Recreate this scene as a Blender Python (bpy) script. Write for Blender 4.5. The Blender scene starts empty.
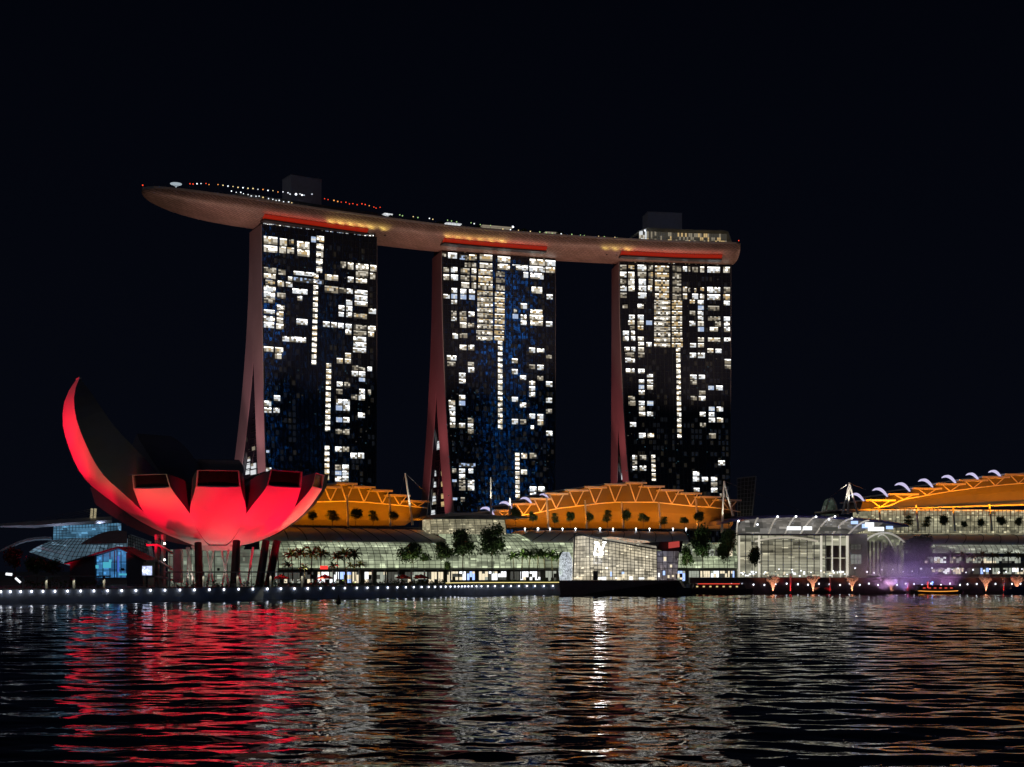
import bpy, bmesh, math, random
from math import sin, cos, pi, sqrt, radians, atan2
from mathutils import Vector, Matrix
random.seed(7)
S = bpy.context.scene
COL = S.collection
# ------------------------------------------------------------------ camera, sky, sun, exposure
FPX, HOR, EYE = 1400.0, 571.0, 8.0
cam = bpy.data.cameras.new('camera'); camo = bpy.data.objects.new('camera', cam); COL.objects.link(camo)
camo.location = (0, 0, EYE); camo.rotation_euler = (pi/2, 0, 0)
cam.sensor_width = 36; cam.lens = 36*FPX/1024; cam.shift_y = (HOR-383.5)/1024
cam.clip_start = 0.5; cam.clip_end = 12000
S.camera = camo
W = bpy.data.worlds.new('World'); S.world = W; W.use_nodes = True
nt = W.node_tree; bg = nt.nodes['Background']
sky = nt.nodes.new('ShaderNodeTexSky'); sky.sky_type = 'NISHITA'; sky.sun_disc = False
sky.sun_elevation = radians(-4); sky.sun_rotation = radians(200)
mixn = nt.nodes.new('ShaderNodeMix'); mixn.data_type = 'RGBA'; mixn.blend_type = 'ADD'
mixn.inputs[0].default_value = 1.0
sc_ = nt.nodes.new('ShaderNodeVectorMath'); sc_.operation = 'SCALE'; sc_.inputs[3].default_value = 0.002
nt.links.new(sky.outputs[0], sc_.inputs[0]); nt.links.new(sc_.outputs[0], mixn.inputs[6])
tcs = nt.nodes.new('ShaderNodeTexCoord'); sx_ = nt.nodes.new('ShaderNodeSeparateXYZ'); rmp = nt.nodes.new('ShaderNodeValToRGB')
nt.links.new(tcs.outputs['Generated'], sx_.inputs[0]); nt.links.new(sx_.outputs[2], rmp.inputs[0])
rmp.color_ramp.elements[0].position = 0.0; rmp.color_ramp.elements[0].color = (0.0019, 0.0026, 0.0054, 1)
rmp.color_ramp.elements[1].position = 0.45; rmp.color_ramp.elements[1].color = (0.0005, 0.0009, 0.0026, 1)
nt.links.new(rmp.outputs[0], mixn.inputs[7])
nt.links.new(mixn.outputs[2], bg.inputs[0]); bg.inputs[1].default_value = 1.0
sd = bpy.data.lights.new('city_glow', 'SUN'); sd.energy = 0.085; sd.angle = radians(40); sd.color = (0.85, 0.86, 1.0)
so = bpy.data.objects.new('city_glow', sd); COL.objects.link(so); so.rotation_euler = (radians(62), 0, radians(-35))
S.view_settings.view_transform = 'Standard'; S.view_settings.look = 'None'
S.view_settings.exposure = 0; S.view_settings.gamma = 1; S.view_settings.use_curve_mapping = False
S.cycles.use_denoising = True; S.cycles.max_bounces = 6; S.cycles.diffuse_bounces = 2; S.cycles.glossy_bounces = 3
S.cycles.transparent_max_bounces = 12; S.cycles.volume_bounces = 0
S.cycles.sample_clamp_indirect = 4; S.cycles.sample_clamp_direct = 0
S.cycles.caustics_reflective = False; S.cycles.caustics_refractive = False

def P(px, py, D):                     # a photo point at its own distance D
    return Vector(((px-512)/FPX*D, D, EYE+(HOR-py)/FPX*D))
def G(px, D, z): return Vector(((px-512)/FPX*D, D, z))
def lerp(a, b, t): return a+(b-a)*t
def interp(tab, x):
    if x <= tab[0][0]: return tab[0][1]
    for (a, p), (b, q) in zip(tab, tab[1:]):
        if x <= b: return p+(q-p)*(x-a)/(b-a)
    return tab[-1][1]
def ordinal(i):
    return ['first','second','third','fourth','fifth','sixth','seventh','eighth','ninth','tenth','eleventh','twelfth','thirteenth','fourteenth','fifteenth','sixteenth','seventeenth','eighteenth'][i]

# ------------------------------------------------------------------ materials
MATS = {}
def mat(name, col, rough=0.6, metal=0.0, var=0.15, scale=0.5, bump=0.0, spec=0.4):
    if name in MATS: return MATS[name]
    m = bpy.data.materials.new(name); m.use_nodes = True; n = m.node_tree.nodes; l = m.node_tree.links
    b = n['Principled BSDF']; b.inputs['Roughness'].default_value = rough; b.inputs['Metallic'].default_value = metal
    b.inputs['Specular IOR Level'].default_value = spec
    tc = n.new('ShaderNodeTexCoord'); no = n.new('ShaderNodeTexNoise'); no.inputs['Scale'].default_value = scale
    no.inputs['Detail'].default_value = 5
    l.new(tc.outputs['Object'], no.inputs['Vector'])
    r = n.new('ShaderNodeMapRange'); r.inputs[1].default_value = .3; r.inputs[2].default_value = .7
    r.inputs[3].default_value = 1-var; r.inputs[4].default_value = 1+var
    l.new(no.outputs[0], r.inputs[0])
    v = n.new('ShaderNodeVectorMath'); v.operation = 'SCALE'; v.inputs[0].default_value = col
    l.new(r.outputs[0], v.inputs[3]); l.new(v.outputs[0], b.inputs['Base Color'])
    if bump:
        bp = n.new('ShaderNodeBump'); bp.inputs['Strength'].default_value = bump
        l.new(no.outputs[0], bp.inputs['Height']); l.new(bp.outputs[0], b.inputs['Normal'])
    MATS[name] = m; return m
def emit(name, col, s, base=(0.02, 0.02, 0.02), sample=False):
    if name in MATS: return MATS[name]
    m = bpy.data.materials.new(name); m.use_nodes = True
    b = m.node_tree.nodes['Principled BSDF']; b.inputs['Base Color'].default_value = (*base, 1)
    b.inputs['Emission Color'].default_value = (*col, 1); b.inputs['Emission Strength'].default_value = s
    b.inputs['Roughness'].default_value = 0.3
    m.cycles.emission_sampling = 'AUTO' if sample else 'NONE'
    MATS[name] = m; return m
def glow_glass(name, col, s, scale=(0.25, 0.25, 0.6), lo=0.25, hi=1.3, col2=None, seed=0.0, thr=(.3, .7), spark=2.2, spark_scale=3.1):
    """glass wall with lit rooms behind: brightness varies from bay to bay"""
    if name in MATS: return MATS[name]
    m = bpy.data.materials.new(name); m.use_nodes = True; n = m.node_tree.nodes; l = m.node_tree.links
    b = n['Principled BSDF']; b.inputs['Base Color'].default_value = (0.02, 0.025, 0.025, 1); b.inputs['Roughness'].default_value = 0.12
    tc = n.new('ShaderNodeTexCoord'); mp = n.new('ShaderNodeMapping'); mp.inputs['Scale'].default_value = scale
    mp.inputs['Location'].default_value = (seed, seed*1.7, seed*.3)
    l.new(tc.outputs['Object'], mp.inputs['Vector'])
    sn = n.new('ShaderNodeVectorMath'); sn.operation = 'FLOOR'; l.new(mp.outputs[0], sn.inputs[0])
    wn = n.new('ShaderNodeTexWhiteNoise'); l.new(sn.outputs[0], wn.inputs['Vector'])
    no = n.new('ShaderNodeTexNoise'); no.inputs['Scale'].default_value = 0.9; no.inputs['Detail'].default_value = 4
    l.new(mp.outputs[0], no.inputs['Vector'])
    n2 = n.new('ShaderNodeTexNoise'); n2.inputs['Scale'].default_value = 0.16; n2.inputs['Detail'].default_value = 2
    l.new(mp.outputs[0], n2.inputs['Vector'])
    a = n.new('ShaderNodeMath'); a.operation = 'MULTIPLY_ADD'; a.inputs[1].default_value = .35
    l.new(wn.outputs['Value'], a.inputs[0]); 
    c = n.new('ShaderNodeMath'); c.operation = 'MULTIPLY_ADD'; c.inputs[1].default_value = .45
    l.new(no.outputs[0], c.inputs[0])
    d = n.new('ShaderNodeMath'); d.operation = 'MULTIPLY'; d.inputs[1].default_value = .35; l.new(n2.outputs[0], d.inputs[0])
    l.new(d.outputs[0], c.inputs[2]); l.new(c.outputs[0], a.inputs[2])
    r = n.new('ShaderNodeMapRange'); r.inputs[1].default_value = thr[0]; r.inputs[2].default_value = thr[1]
    r.inputs[3].default_value = lo*s; r.inputs[4].default_value = hi*s; l.new(a.outputs[0], r.inputs[0])
    w2 = n.new('ShaderNodeTexWhiteNoise'); s2 = n.new('ShaderNodeVectorMath'); s2.operation = 'SCALE'; s2.inputs[3].default_value = spark_scale
    f2 = n.new('ShaderNodeVectorMath'); f2.operation = 'FLOOR'; l.new(mp.outputs[0], s2.inputs[0]); l.new(s2.outputs[0], f2.inputs[0]); l.new(f2.outputs[0], w2.inputs['Vector'])
    pw = n.new('ShaderNodeMath'); pw.operation = 'POWER'; pw.inputs[1].default_value = 14; l.new(w2.outputs['Value'], pw.inputs[0])
    ml = n.new('ShaderNodeMath'); ml.operation = 'MULTIPLY_ADD'; ml.inputs[1].default_value = spark*s; l.new(pw.outputs[0], ml.inputs[0]); l.new(r.outputs[0], ml.inputs[2]); r = ml
    if col2:
        cm = n.new('ShaderNodeMix'); cm.data_type = 'RGBA'; cm.inputs[6].default_value = (*col, 1); cm.inputs[7].default_value = (*col2, 1)
        l.new(n2.outputs[0], cm.inputs[0]); l.new(cm.outputs[2], b.inputs['Emission Color'])
    else: b.inputs['Emission Color'].default_value = (*col, 1)
    l.new(r.outputs[0], b.inputs['Emission Strength'])
    m.cycles.emission_sampling = 'AUTO'
    MATS[name] = m; return m

# ------------------------------------------------------------------ mesh builder and object helpers
class MB:
    def __init__(s): s.v = []; s.f = []; s.m = []
    def face(s, pts, mi=0):
        b = len(s.v); s.v += [tuple(p) for p in pts]; s.f.append(tuple(range(b, b+len(pts)))); s.m.append(mi)
    def loft(s, rings, mi=0, closed=True, caps=True):
        b = len(s.v); n = len(rings[0])
        for r in rings: s.v += [tuple(p) for p in r]
        for i in range(len(rings)-1):
            for j in range(n if closed else n-1):
                k = (j+1) % n
                s.f.append((b+i*n+j, b+i*n+k, b+(i+1)*n+k, b+(i+1)*n+j)); s.m.append(mi)
        if caps and closed:
            s.f.append(tuple(b+j for j in range(n))[::-1]); s.m.append(mi)
            s.f.append(tuple(b+(len(rings)-1)*n+j for j in range(n))); s.m.append(mi)
    def hexa(s, bot, top, mi=0): s.loft([bot, top], mi)
    def box(s, c, size, mi=0, rz=0.0):
        hx, hy, hz = size[0]/2, size[1]/2, size[2]/2; R = Matrix.Rotation(rz, 3, 'Z'); c = Vector(c)
        q = [R @ Vector((x, y, 0)) for x, y in ((-hx, -hy), (hx, -hy), (hx, hy), (-hx, hy))]
        s.hexa([c+p-Vector((0, 0, hz)) for p in q], [c+p+Vector((0, 0, hz)) for p in q], mi)
    def bar(s, a, b, w, h=None, mi=0):
        a, b = Vector(a), Vector(b); d = (b-a).normalized(); h = h or w
        up = Vector((0, 0, 1)) if abs(d.z) < .95 else Vector((0, 1, 0))
        x = d.cross(up).normalized()*w/2; y = x.cross(d).normalized()*h/2
        s.loft([[p-x-y, p+x-y, p+x+y, p-x+y] for p in (a, b)], mi)
    def tube(s, pts, rs, n=8, mi=0):
        pts = [Vector(p) for p in pts]
        if not isinstance(rs, (list, tuple)): rs = [rs]*len(pts)
        rings = []
        for i, p in enumerate(pts):
            d = (pts[min(i+1, len(pts)-1)]-pts[max(i-1, 0)]).normalized()
            up = Vector((0, 0, 1)) if abs(d.z) < .95 else Vector((0, 1, 0))
            x = d.cross(up).normalized(); y = x.cross(d)
            rings.append([p+(x*cos(2*pi*j/n)+y*sin(2*pi*j/n))*rs[i] for j in range(n)])
        s.loft(rings, mi)
    def ball(s, c, r, n=8, m=5, mi=0, sz=1.0):
        c = Vector(c); rings = []
        for i in range(m+1):
            a = -pi/2+pi*(i+.001)/(m+.002)
            rings.append([c+Vector((cos(a)*cos(2*pi*j/n)*r, cos(a)*sin(2*pi*j/n)*r, sin(a)*r*sz)) for j in range(n)])
        s.loft(rings, mi)
    def build(s, name, mats, parent=None, smooth=False, loc=None):
        me = bpy.data.meshes.new(name)
        org = Vector(loc) if loc is not None else (Vector(parent['_o']) if parent is not None and '_o' in parent else Vector((0, 0, 0)))
        me.from_pydata([tuple(Vector(v)-org) for v in s.v], [], s.f)
        for mm in (mats if isinstance(mats, (list, tuple)) else [mats]): me.materials.append(mm)
        for p, mi in zip(me.polygons, s.m): p.material_index = mi; p.use_smooth = smooth
        bm = bmesh.new(); bm.from_mesh(me); bmesh.ops.remove_doubles(bm, verts=bm.verts, dist=1e-4)
        bmesh.ops.recalc_face_normals(bm, faces=bm.faces); bm.to_mesh(me); bm.free()
        o = bpy.data.objects.new(name, me); COL.objects.link(o)
        o['_o'] = tuple(org)
        if parent is not None:
            o.parent = parent; o.location = org-Vector(parent['_o'])
        else: o.location = org
        return o
def tag(o, label, cat, group=None):
    o['label'] = label; o['category'] = cat
    if group: o['group'] = group
    return o
def thing(name, loc, label, cat, group=None):
    o = bpy.data.objects.new(name, None); COL.objects.link(o); o.location = loc; o['_o'] = tuple(loc); o.empty_display_size = 1
    return tag(o, label, cat, group)
def struct(o, kind='structure'): o['kind'] = kind; return o
def dup(root, loc, rz=None, scale=None, label=None, group=None):
    r = root.copy(); COL.objects.link(r); r.location = loc
    if rz is not None: r.rotation_euler = (0, 0, rz)
    if scale is not None: r.scale = (scale if isinstance(scale, (tuple, list)) else (scale,)*3)
    if label: r['label'] = label
    if group: r['group'] = group
    for ch in root.children:
        c = ch.copy(); COL.objects.link(c); c.parent = r
        for g in ch.children:
            d = g.copy(); COL.objects.link(d); d.parent = c
    return r
class Frame:                                   # a straight front line: u along it, d behind it, z up
    def __init__(s, A, B):
        s.A = Vector((A[0], A[1], 0)); s.B = Vector((B[0], B[1], 0)); s.L = (s.B-s.A).length
        s.t = (s.B-s.A)/s.L; s.n = Vector((-s.t.y, s.t.x, 0)); s.rz = atan2(s.t.y, s.t.x)
    def p(s, u, d, z): return s.A+s.t*u+s.n*d+Vector((0, 0, z))
    def u(s, px, d=0):
        k = (px-512)/FPX; a = s.A+s.n*d
        return (k*a.y-a.x)/(s.t.x-k*s.t.y)
    def D(s, px, d=0): return (s.p(s.u(px, d), d, 0)).y
    def z(s, px, py, d=0): return EYE+(HOR-py)/FPX*s.D(px, d)
    def at(s, px, py, d=0): return s.p(s.u(px, d), d, s.z(px, py, d))
def PF(px0, D0, px1, D1): return Frame(G(px0, D0, 0), G(px1, D1, 0))
def lamp(kind, name, loc, energy, col, target=None, size=0.3, angle=60, blend=.5, sy=None, parent=None):
    d = bpy.data.lights.new(name, kind); d.energy = energy; d.color = col
    if kind == 'AREA': d.shape = 'RECTANGLE'; d.size = size; d.size_y = sy or size
    else: d.shadow_soft_size = size
    if kind == 'SPOT': d.spot_size = radians(angle); d.spot_blend = blend
    o = bpy.data.objects.new(name, d); COL.objects.link(o); o.location = loc
    if target is not None: o.rotation_euler = (Vector(target)-Vector(loc)).to_track_quat('-Z', 'Y').to_euler()
    if parent is not None: o.parent = parent; o.location = Vector(loc)-Vector(parent['_o'])
    return o

GREY = mat('grey_metal', (.30, .31, .32), .45, .3)
DARK = mat('dark_metal', (.05, .05, .055), .5, .3)
BLACK = mat('black_steel', (.02, .02, .022), .5)
WHITE = mat('white_paint', (.78, .78, .76), .45)
CONC = mat('concrete', (.34, .33, .31), .8, bump=.1)
STONE = mat('quay_stone', (.42, .46, .54), .8, scale=.25, var=.3, bump=.2)
PAVE = mat('paving', (.16, .16, .155), .8, scale=.3)
ROOF = mat('zinc_roof', (.42, .41, .42), .5, .1, var=.12, scale=.12)
FLOODBODY = mat('floodlight_body', (.03, .03, .03), .5)

# ------------------------------------------------------------------ setting: water, land
def water_mat():
    m = bpy.data.materials.new('bay_water'); m.use_nodes = True; n = m.node_tree.nodes; l = m.node_tree.links
    b = n['Principled BSDF']; b.inputs['Base Color'].default_value = (.002, .0035, .005, 1)
    b.inputs['Roughness'].default_value = .015; b.inputs['IOR'].default_value = 1.33
    tc = n.new('ShaderNodeTexCoord')
    t = n.new('ShaderNodeTexNoise'); t.inputs['Scale'].default_value = 1.6; t.inputs['Detail'].default_value = 3
    mp = n.new('ShaderNodeMapping'); mp.inputs['Scale'].default_value = (.6, 1, 1); l.new(tc.outputs['Object'], mp.inputs['Vector']); l.new(mp.outputs[0], t.inputs['Vector'])
    bp = n.new('ShaderNodeBump'); bp.inputs['Strength'].default_value = 1.0; bp.inputs['Distance'].default_value = .010
    l.new(t.outputs[0], bp.inputs['Height']); l.new(bp.outputs[0], b.inputs['Normal'])
    return m
def wave_water():
    """the bay: one sheet with real waves (finer toward the near shore), flat far out to the sides"""
    import numpy as np
    rs = np.random.RandomState(11)
    nr, nc = 1000, 520
    D = 34*np.exp(np.linspace(0, math.log(535/34), nr)); k = np.linspace(-.62, .62, nc)
    X = D[:, None]*k[None, :]; Y = np.repeat(D[:, None], nc, 1); Z = np.zeros_like(X)
    cell = np.gradient(D)[:, None]
    for q in range(54):
        lam = 1.15*(11/1.15)**rs.rand(); th = rs.normal(0, .50)+.12; s = WAVE_SLOPE*math.sqrt(2/54)*(1.25 if 2 < lam < 6 else .85)
        A = s*lam/6.2832; att = np.clip((lam/cell-2.2)/2.0, 0, 1)
        g = .65+.7*np.sin(X/61+q)*np.sin(Y/47+q*1.7)                      # calmer and more ruffled patches
        Z += A*att*g*np.sin(6.2832/lam*(X*math.sin(th)+Y*math.cos(th))+rs.rand()*6.28+.6*np.sin(X/17+q)+.5*np.sin(Y/23+2*q))
    edge = np.clip((.62-np.abs(k))/.04, 0, 1)[None, :]; Z = Z*edge+.0
    v = np.stack([X, Y, Z], -1).reshape(-1, 3); me = bpy.data.meshes.new('water'); idx = np.arange(nr*nc).reshape(nr, nc)
    f = np.stack([idx[:-1, :-1], idx[:-1, 1:], idx[1:, 1:], idx[1:, :-1]], -1).reshape(-1, 4)
    # flat surround, sharing the level of the sheet's calm rim
    far = [(-6000, -3000, 0), (6000, -3000, 0), (6000, 9000, 0), (-6000, 9000, 0)]; c = [int(idx[0, 0]), int(idx[0, -1]), int(idx[-1, -1]), int(idx[-1, 0])]
    b = len(v); v = np.concatenate([v, np.array(far, float)]); extra = [(b, b+1, c[1], c[0]), (b+1, b+2, c[2], c[1]), (b+2, b+3, c[3], c[2]), (b+3, b, c[0], c[3])]
    f = np.concatenate([f, np.array(extra)])
    me.vertices.add(len(v)); me.vertices.foreach_set('co', v.astype('f').ravel()); me.loops.add(f.size); me.loops.foreach_set('vertex_index', f.astype('i').ravel())
    me.polygons.add(len(f)); me.polygons.foreach_set('loop_start', np.arange(0, f.size, 4, dtype='i')); me.polygons.foreach_set('loop_total', np.full(len(f), 4, 'i'))
    me.polygons.foreach_set('use_smooth', np.ones(len(f), bool)); me.update(); me.validate(); me.materials.append(water_mat())
    o = bpy.data.objects.new('water', me); COL.objects.link(o); return struct(o)
WAVE_SLOPE = .082
wave_water()

BANK = [(-160, 322), (-60, 334), (0, 342), (90, 356), (180, 373), (280, 400), (377, 425), (430, 446), (475, 466), (560, 478), (690, 500), (760, 504), (900, 508), (1100, 512), (1300, 515)]
def bankD(px): return interp(BANK, px)
bank_pts = [G(px, D, 0) for px, D in BANK]
mb = MB()
top = [(p.x, p.y+.5, 3.3) for p in bank_pts]
mb.face(top+[(2500, 515, 3.3), (5000, 3000, 3.3), (5000, 8000, 3.3), (-5000, 8000, 3.3), (-5000, 1200, 3.3), (-900, 322, 3.3)])
struct(mb.build('ground', PAVE))
mb = MB()
def wall_strip(mb, px_list, z0, z1, th, off=0.0, mi=0):
    rings = []
    for px in px_list:
        p = G(px, bankD(px)+off, 0)
        rings.append([(p.x, p.y, z0), (p.x, p.y, z1), (p.x, p.y+th, z1), (p.x, p.y+th, z0)])
    mb.loft(rings, mi)
wall_strip(mb, [b[0] for b in BANK if b[0] <= 690], -1, 3.35, 1.2)
q1 = mb.build('quay_wall', STONE)
tag(q1, 'long grey stone quay wall below the red flower museum and palms', 'wall')
mb = MB(); wall_strip(mb, [b[0] for b in BANK if b[0] <= 690], 3.35, 3.6, .7, -.25)
mb.build('coping', CONC, q1)
MAROON = mat('maroon_cladding', (.10, .055, .06), .7, var=.25, scale=.3)
mb = MB(); wall_strip(mb, [690, 760, 900, 1100, 1300], -1, 5.6, 1.5)
q2 = mb.build('plaza_wall', MAROON); tag(q2, 'tall dark maroon waterfront wall under the arched glass hall', 'wall')
mb = MB()
rp = [G(px, bankD(px), 0) for px in (690, 760, 900, 1100, 1300)]
mb.face([(p.x, p.y+1.5, 5.6) for p in rp]+[(rp[-1].x, 640, 5.6), (80, 640, 5.6)])
mb.face([(rp[0].x, rp[0].y+1.5, 3.3), (rp[0].x, rp[0].y+1.5, 5.6), (80, 640, 5.6), (80, 640, 3.3)])
struct(mb.build('plaza', PAVE))

# ------------------------------------------------------------------ unseen towers, placed and stretched to put coloured reflections in the hotel glass
def reflection_mat(name, col, s, frac, cell):
    m = bpy.data.materials.new(name); m.use_nodes = True; n = m.node_tree.nodes; l = m.node_tree.links; b = n['Principled BSDF']; b.inputs['Base Color'].default_value = (.04, .04, .05, 1)
    tc = n.new('ShaderNodeTexCoord'); sn = n.new('ShaderNodeVectorMath'); sn.operation = 'SNAP'; sn.inputs[1].default_value = cell; l.new(tc.outputs['Object'], sn.inputs[0])
    wn = n.new('ShaderNodeTexWhiteNoise'); l.new(sn.outputs[0], wn.inputs['Vector']); g = n.new('ShaderNodeMath'); g.operation = 'LESS_THAN'; g.inputs[1].default_value = frac; l.new(wn.outputs['Value'], g.inputs[0])
    nz = n.new('ShaderNodeTexNoise'); nz.inputs['Scale'].default_value = .035; nz.inputs['Detail'].default_value = 3; l.new(tc.outputs['Object'], nz.inputs['Vector'])
    mr = n.new('ShaderNodeMapRange'); mr.inputs[1].default_value = .46; mr.inputs[2].default_value = .60; l.new(nz.outputs[0], mr.inputs[0])
    g2 = n.new('ShaderNodeMath'); g2.operation = 'MULTIPLY'; l.new(g.outputs[0], g2.inputs[0]); l.new(mr.outputs[0], g2.inputs[1]); g = g2
    k = n.new('ShaderNodeMath'); k.operation = 'MULTIPLY'; k.inputs[1].default_value = s; l.new(g.outputs[0], k.inputs[0]); l.new(k.outputs[0], b.inputs['Emission Strength']); b.inputs['Emission Color'].default_value = (*col, 1)
    m.cycles.emission_sampling = 'NONE'; return m
mb = MB(); mb.hexa([(350, -250, -2), (1000, -250, -2), (1000, 505, -2), (350, 505, -2)], [(350, -250, 3), (1000, -250, 3), (1000, 505, 3), (350, 505, 3)])
struct(mb.build('shore', PAVE))
for (x, y, w, h, col, s, fr_, lab) in ((645, -100, 19, 440, (.02, .25, 1), 17.0, .36, 'unseen tower stretched tall to reflect blue cells in the hotel glass'), (790, -100, 16, 440, (.04, .3, 1), 8.0, .12, 'unseen slim tower added to reflect sparse blue cells in the hotel glass'), (520, -60, 40, 150, (.5, .85, .8), 1.2, .12, 'unseen lower block added to reflect greenish cells in the hotel glass')):
    t = thing('reflection_tower', (x, y, 0), lab, 'skyscraper', 'unseen towers added for reflections')
    mb = MB(); mb.box((x, y, h/2), (w, w*.8, h), rz=.6); mb.box((x, y, h+4), (w*.6, w*.5, 8), rz=.6); mb.build('facade', reflection_mat('reflection_cells', col, s, fr_, (2.2, 2.2, 3.6)), t)
# ------------------------------------------------------------------ hotel towers
def dark_glass():
    m = bpy.data.materials.new('dark_curtain_glass'); m.use_nodes = True; n = m.node_tree.nodes; l = m.node_tree.links
    b = n['Principled BSDF']; b.inputs['Base Color'].default_value = (.018, .023, .036, 1); b.inputs['Roughness'].default_value = .08
    b.inputs['Specular IOR Level'].default_value = .9
    tc = n.new('ShaderNodeTexCoord')
    sn = n.new('ShaderNodeVectorMath'); sn.operation = 'SNAP'; sn.inputs[1].default_value = (1.4, 1.4, 1.65); l.new(tc.outputs['Object'], sn.inputs[0])
    wn = n.new('ShaderNodeTexWhiteNoise'); l.new(sn.outputs[0], wn.inputs['Vector'])          # every pane hangs slightly out of true
    sb = n.new('ShaderNodeVectorMath'); sb.operation = 'SUBTRACT'; sb.inputs[1].default_value = (.5, .5, .5); l.new(wn.outputs['Color'], sb.inputs[0])
    sc = n.new('ShaderNodeVectorMath'); sc.operation = 'SCALE'; sc.inputs[3].default_value = .027; l.new(sb.outputs[0], sc.inputs[0])
    ge = n.new('ShaderNodeNewGeometry'); ad = n.new('ShaderNodeVectorMath'); l.new(ge.outputs['Normal'], ad.inputs[0]); l.new(sc.outputs[0], ad.inputs[1])
    no = n.new('ShaderNodeVectorMath'); no.operation = 'NORMALIZE'; l.new(ad.outputs[0], no.inputs[0]); l.new(no.outputs[0], b.inputs['Normal'])
    return m
GLASS = dark_glass()
MULL = mat('mullion', (.030, .042, .050), .5, .2)
LEG = mat('pale_concrete_cladding', (.42, .37, .37), .7, var=.10, scale=.06)
RED_LED = emit('red_led', (1.0, .035, .008), .24, sample=True)
WIN = {'hi': emit('room_bright', (1.0, .95, .84), 2.1), 'mid': emit('room_lit', (1.0, .92, .76), .62), 'lo': emit('room_dim', (1.0, .86, .62), .24),
       'dk': emit('room_dark', (1.0, .9, .7), .05), 'warm': emit('room_warm', (1.0, .70, .32), .55), 'blue': emit('room_blue', (.55, .70, 1.0), .7),
       'wmid': emit('room_cool', (.93, .97, 1.0), .75), 'whi': emit('room_white', (1, .99, .96), 2.4),
       'teal': emit('teal_speck', (.35, .8, 1), .07), 'faint': emit('faint_cell', (.7, .8, 1), .008), 'faint2': emit('faint_warm_cell', (1, .85, .6), .013)}  # teal and faint entries: added glow for the dark facade
WKEYS = list(WIN); WLIST = [WIN[k] for k in WKEYS]
FR = emit('window_frame_dark', (0, 0, 0), 0, (.02, .02, .02))

T1 = dict(L=(262, 722), th=27, R=377, ztop=187, out=8, sl=2.5, sr=-4.0, b0=21, b1=86, tf=(18.5, -6), rt=16, name=0)
T2 = dict(L=(442, 783), th=18, R=555.5, ztop=187, out=8, sl=9.2, sr=-3.0, b0=20, b1=90, tf=(19.5, -1), rt=16.5, name=1)
T3 = dict(L=(619.5, 811), th=8, R=731, ztop=187, out=8, sl=10.4, sr=-3.5, b0=20, b1=62, tf=(19, -4), rt=18, name=2)
Z0 = 3.3
class Tower:
    def __init__(s, c):
        s.c = c; th = radians(c['th']); s.t = Vector((cos(th), sin(th), 0)); s.nb = Vector((-sin(th), cos(th), 0)); s.rz = th
        s.L = G(c['L'][0], c['L'][1], 0); k = (c['R']-512)/FPX
        s.W = (k*s.L.y-s.L.x)/(s.t.x-k*s.t.y)
    def v(s, z): return (s.c['ztop']-z)/(s.c['ztop']-Z0)
    def out(s, z): return s.c['out']*s.v(z)**2
    def ends(s, z): v2 = s.v(z)**2; return s.c['sl']*v2, s.W+s.c['sr']*v2
    def p(s, u, d, z): return s.L+s.t*u+s.nb*(d-s.out(z))+Vector((0, 0, z))      # d behind the flared front face
    def back(s, z): return s.c['b0']+s.c['b1']*s.v(z)**2
    def ri(s, z): return s.back(z)-s.c['rt']
    def tf(s, z): return s.c['tf'][0]+s.c['tf'][1]*s.v(z)
    def hit(s, px, py):
        z = 100.0; k = (px-512)/FPX
        for _ in range(12):
            a = s.L-s.nb*s.out(z); u = (k*a.y-a.x)/(s.t.x-k*s.t.y)
            z = EYE+(HOR-py)/FPX*(a.y+s.t.y*u)
        return u, z

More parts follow.
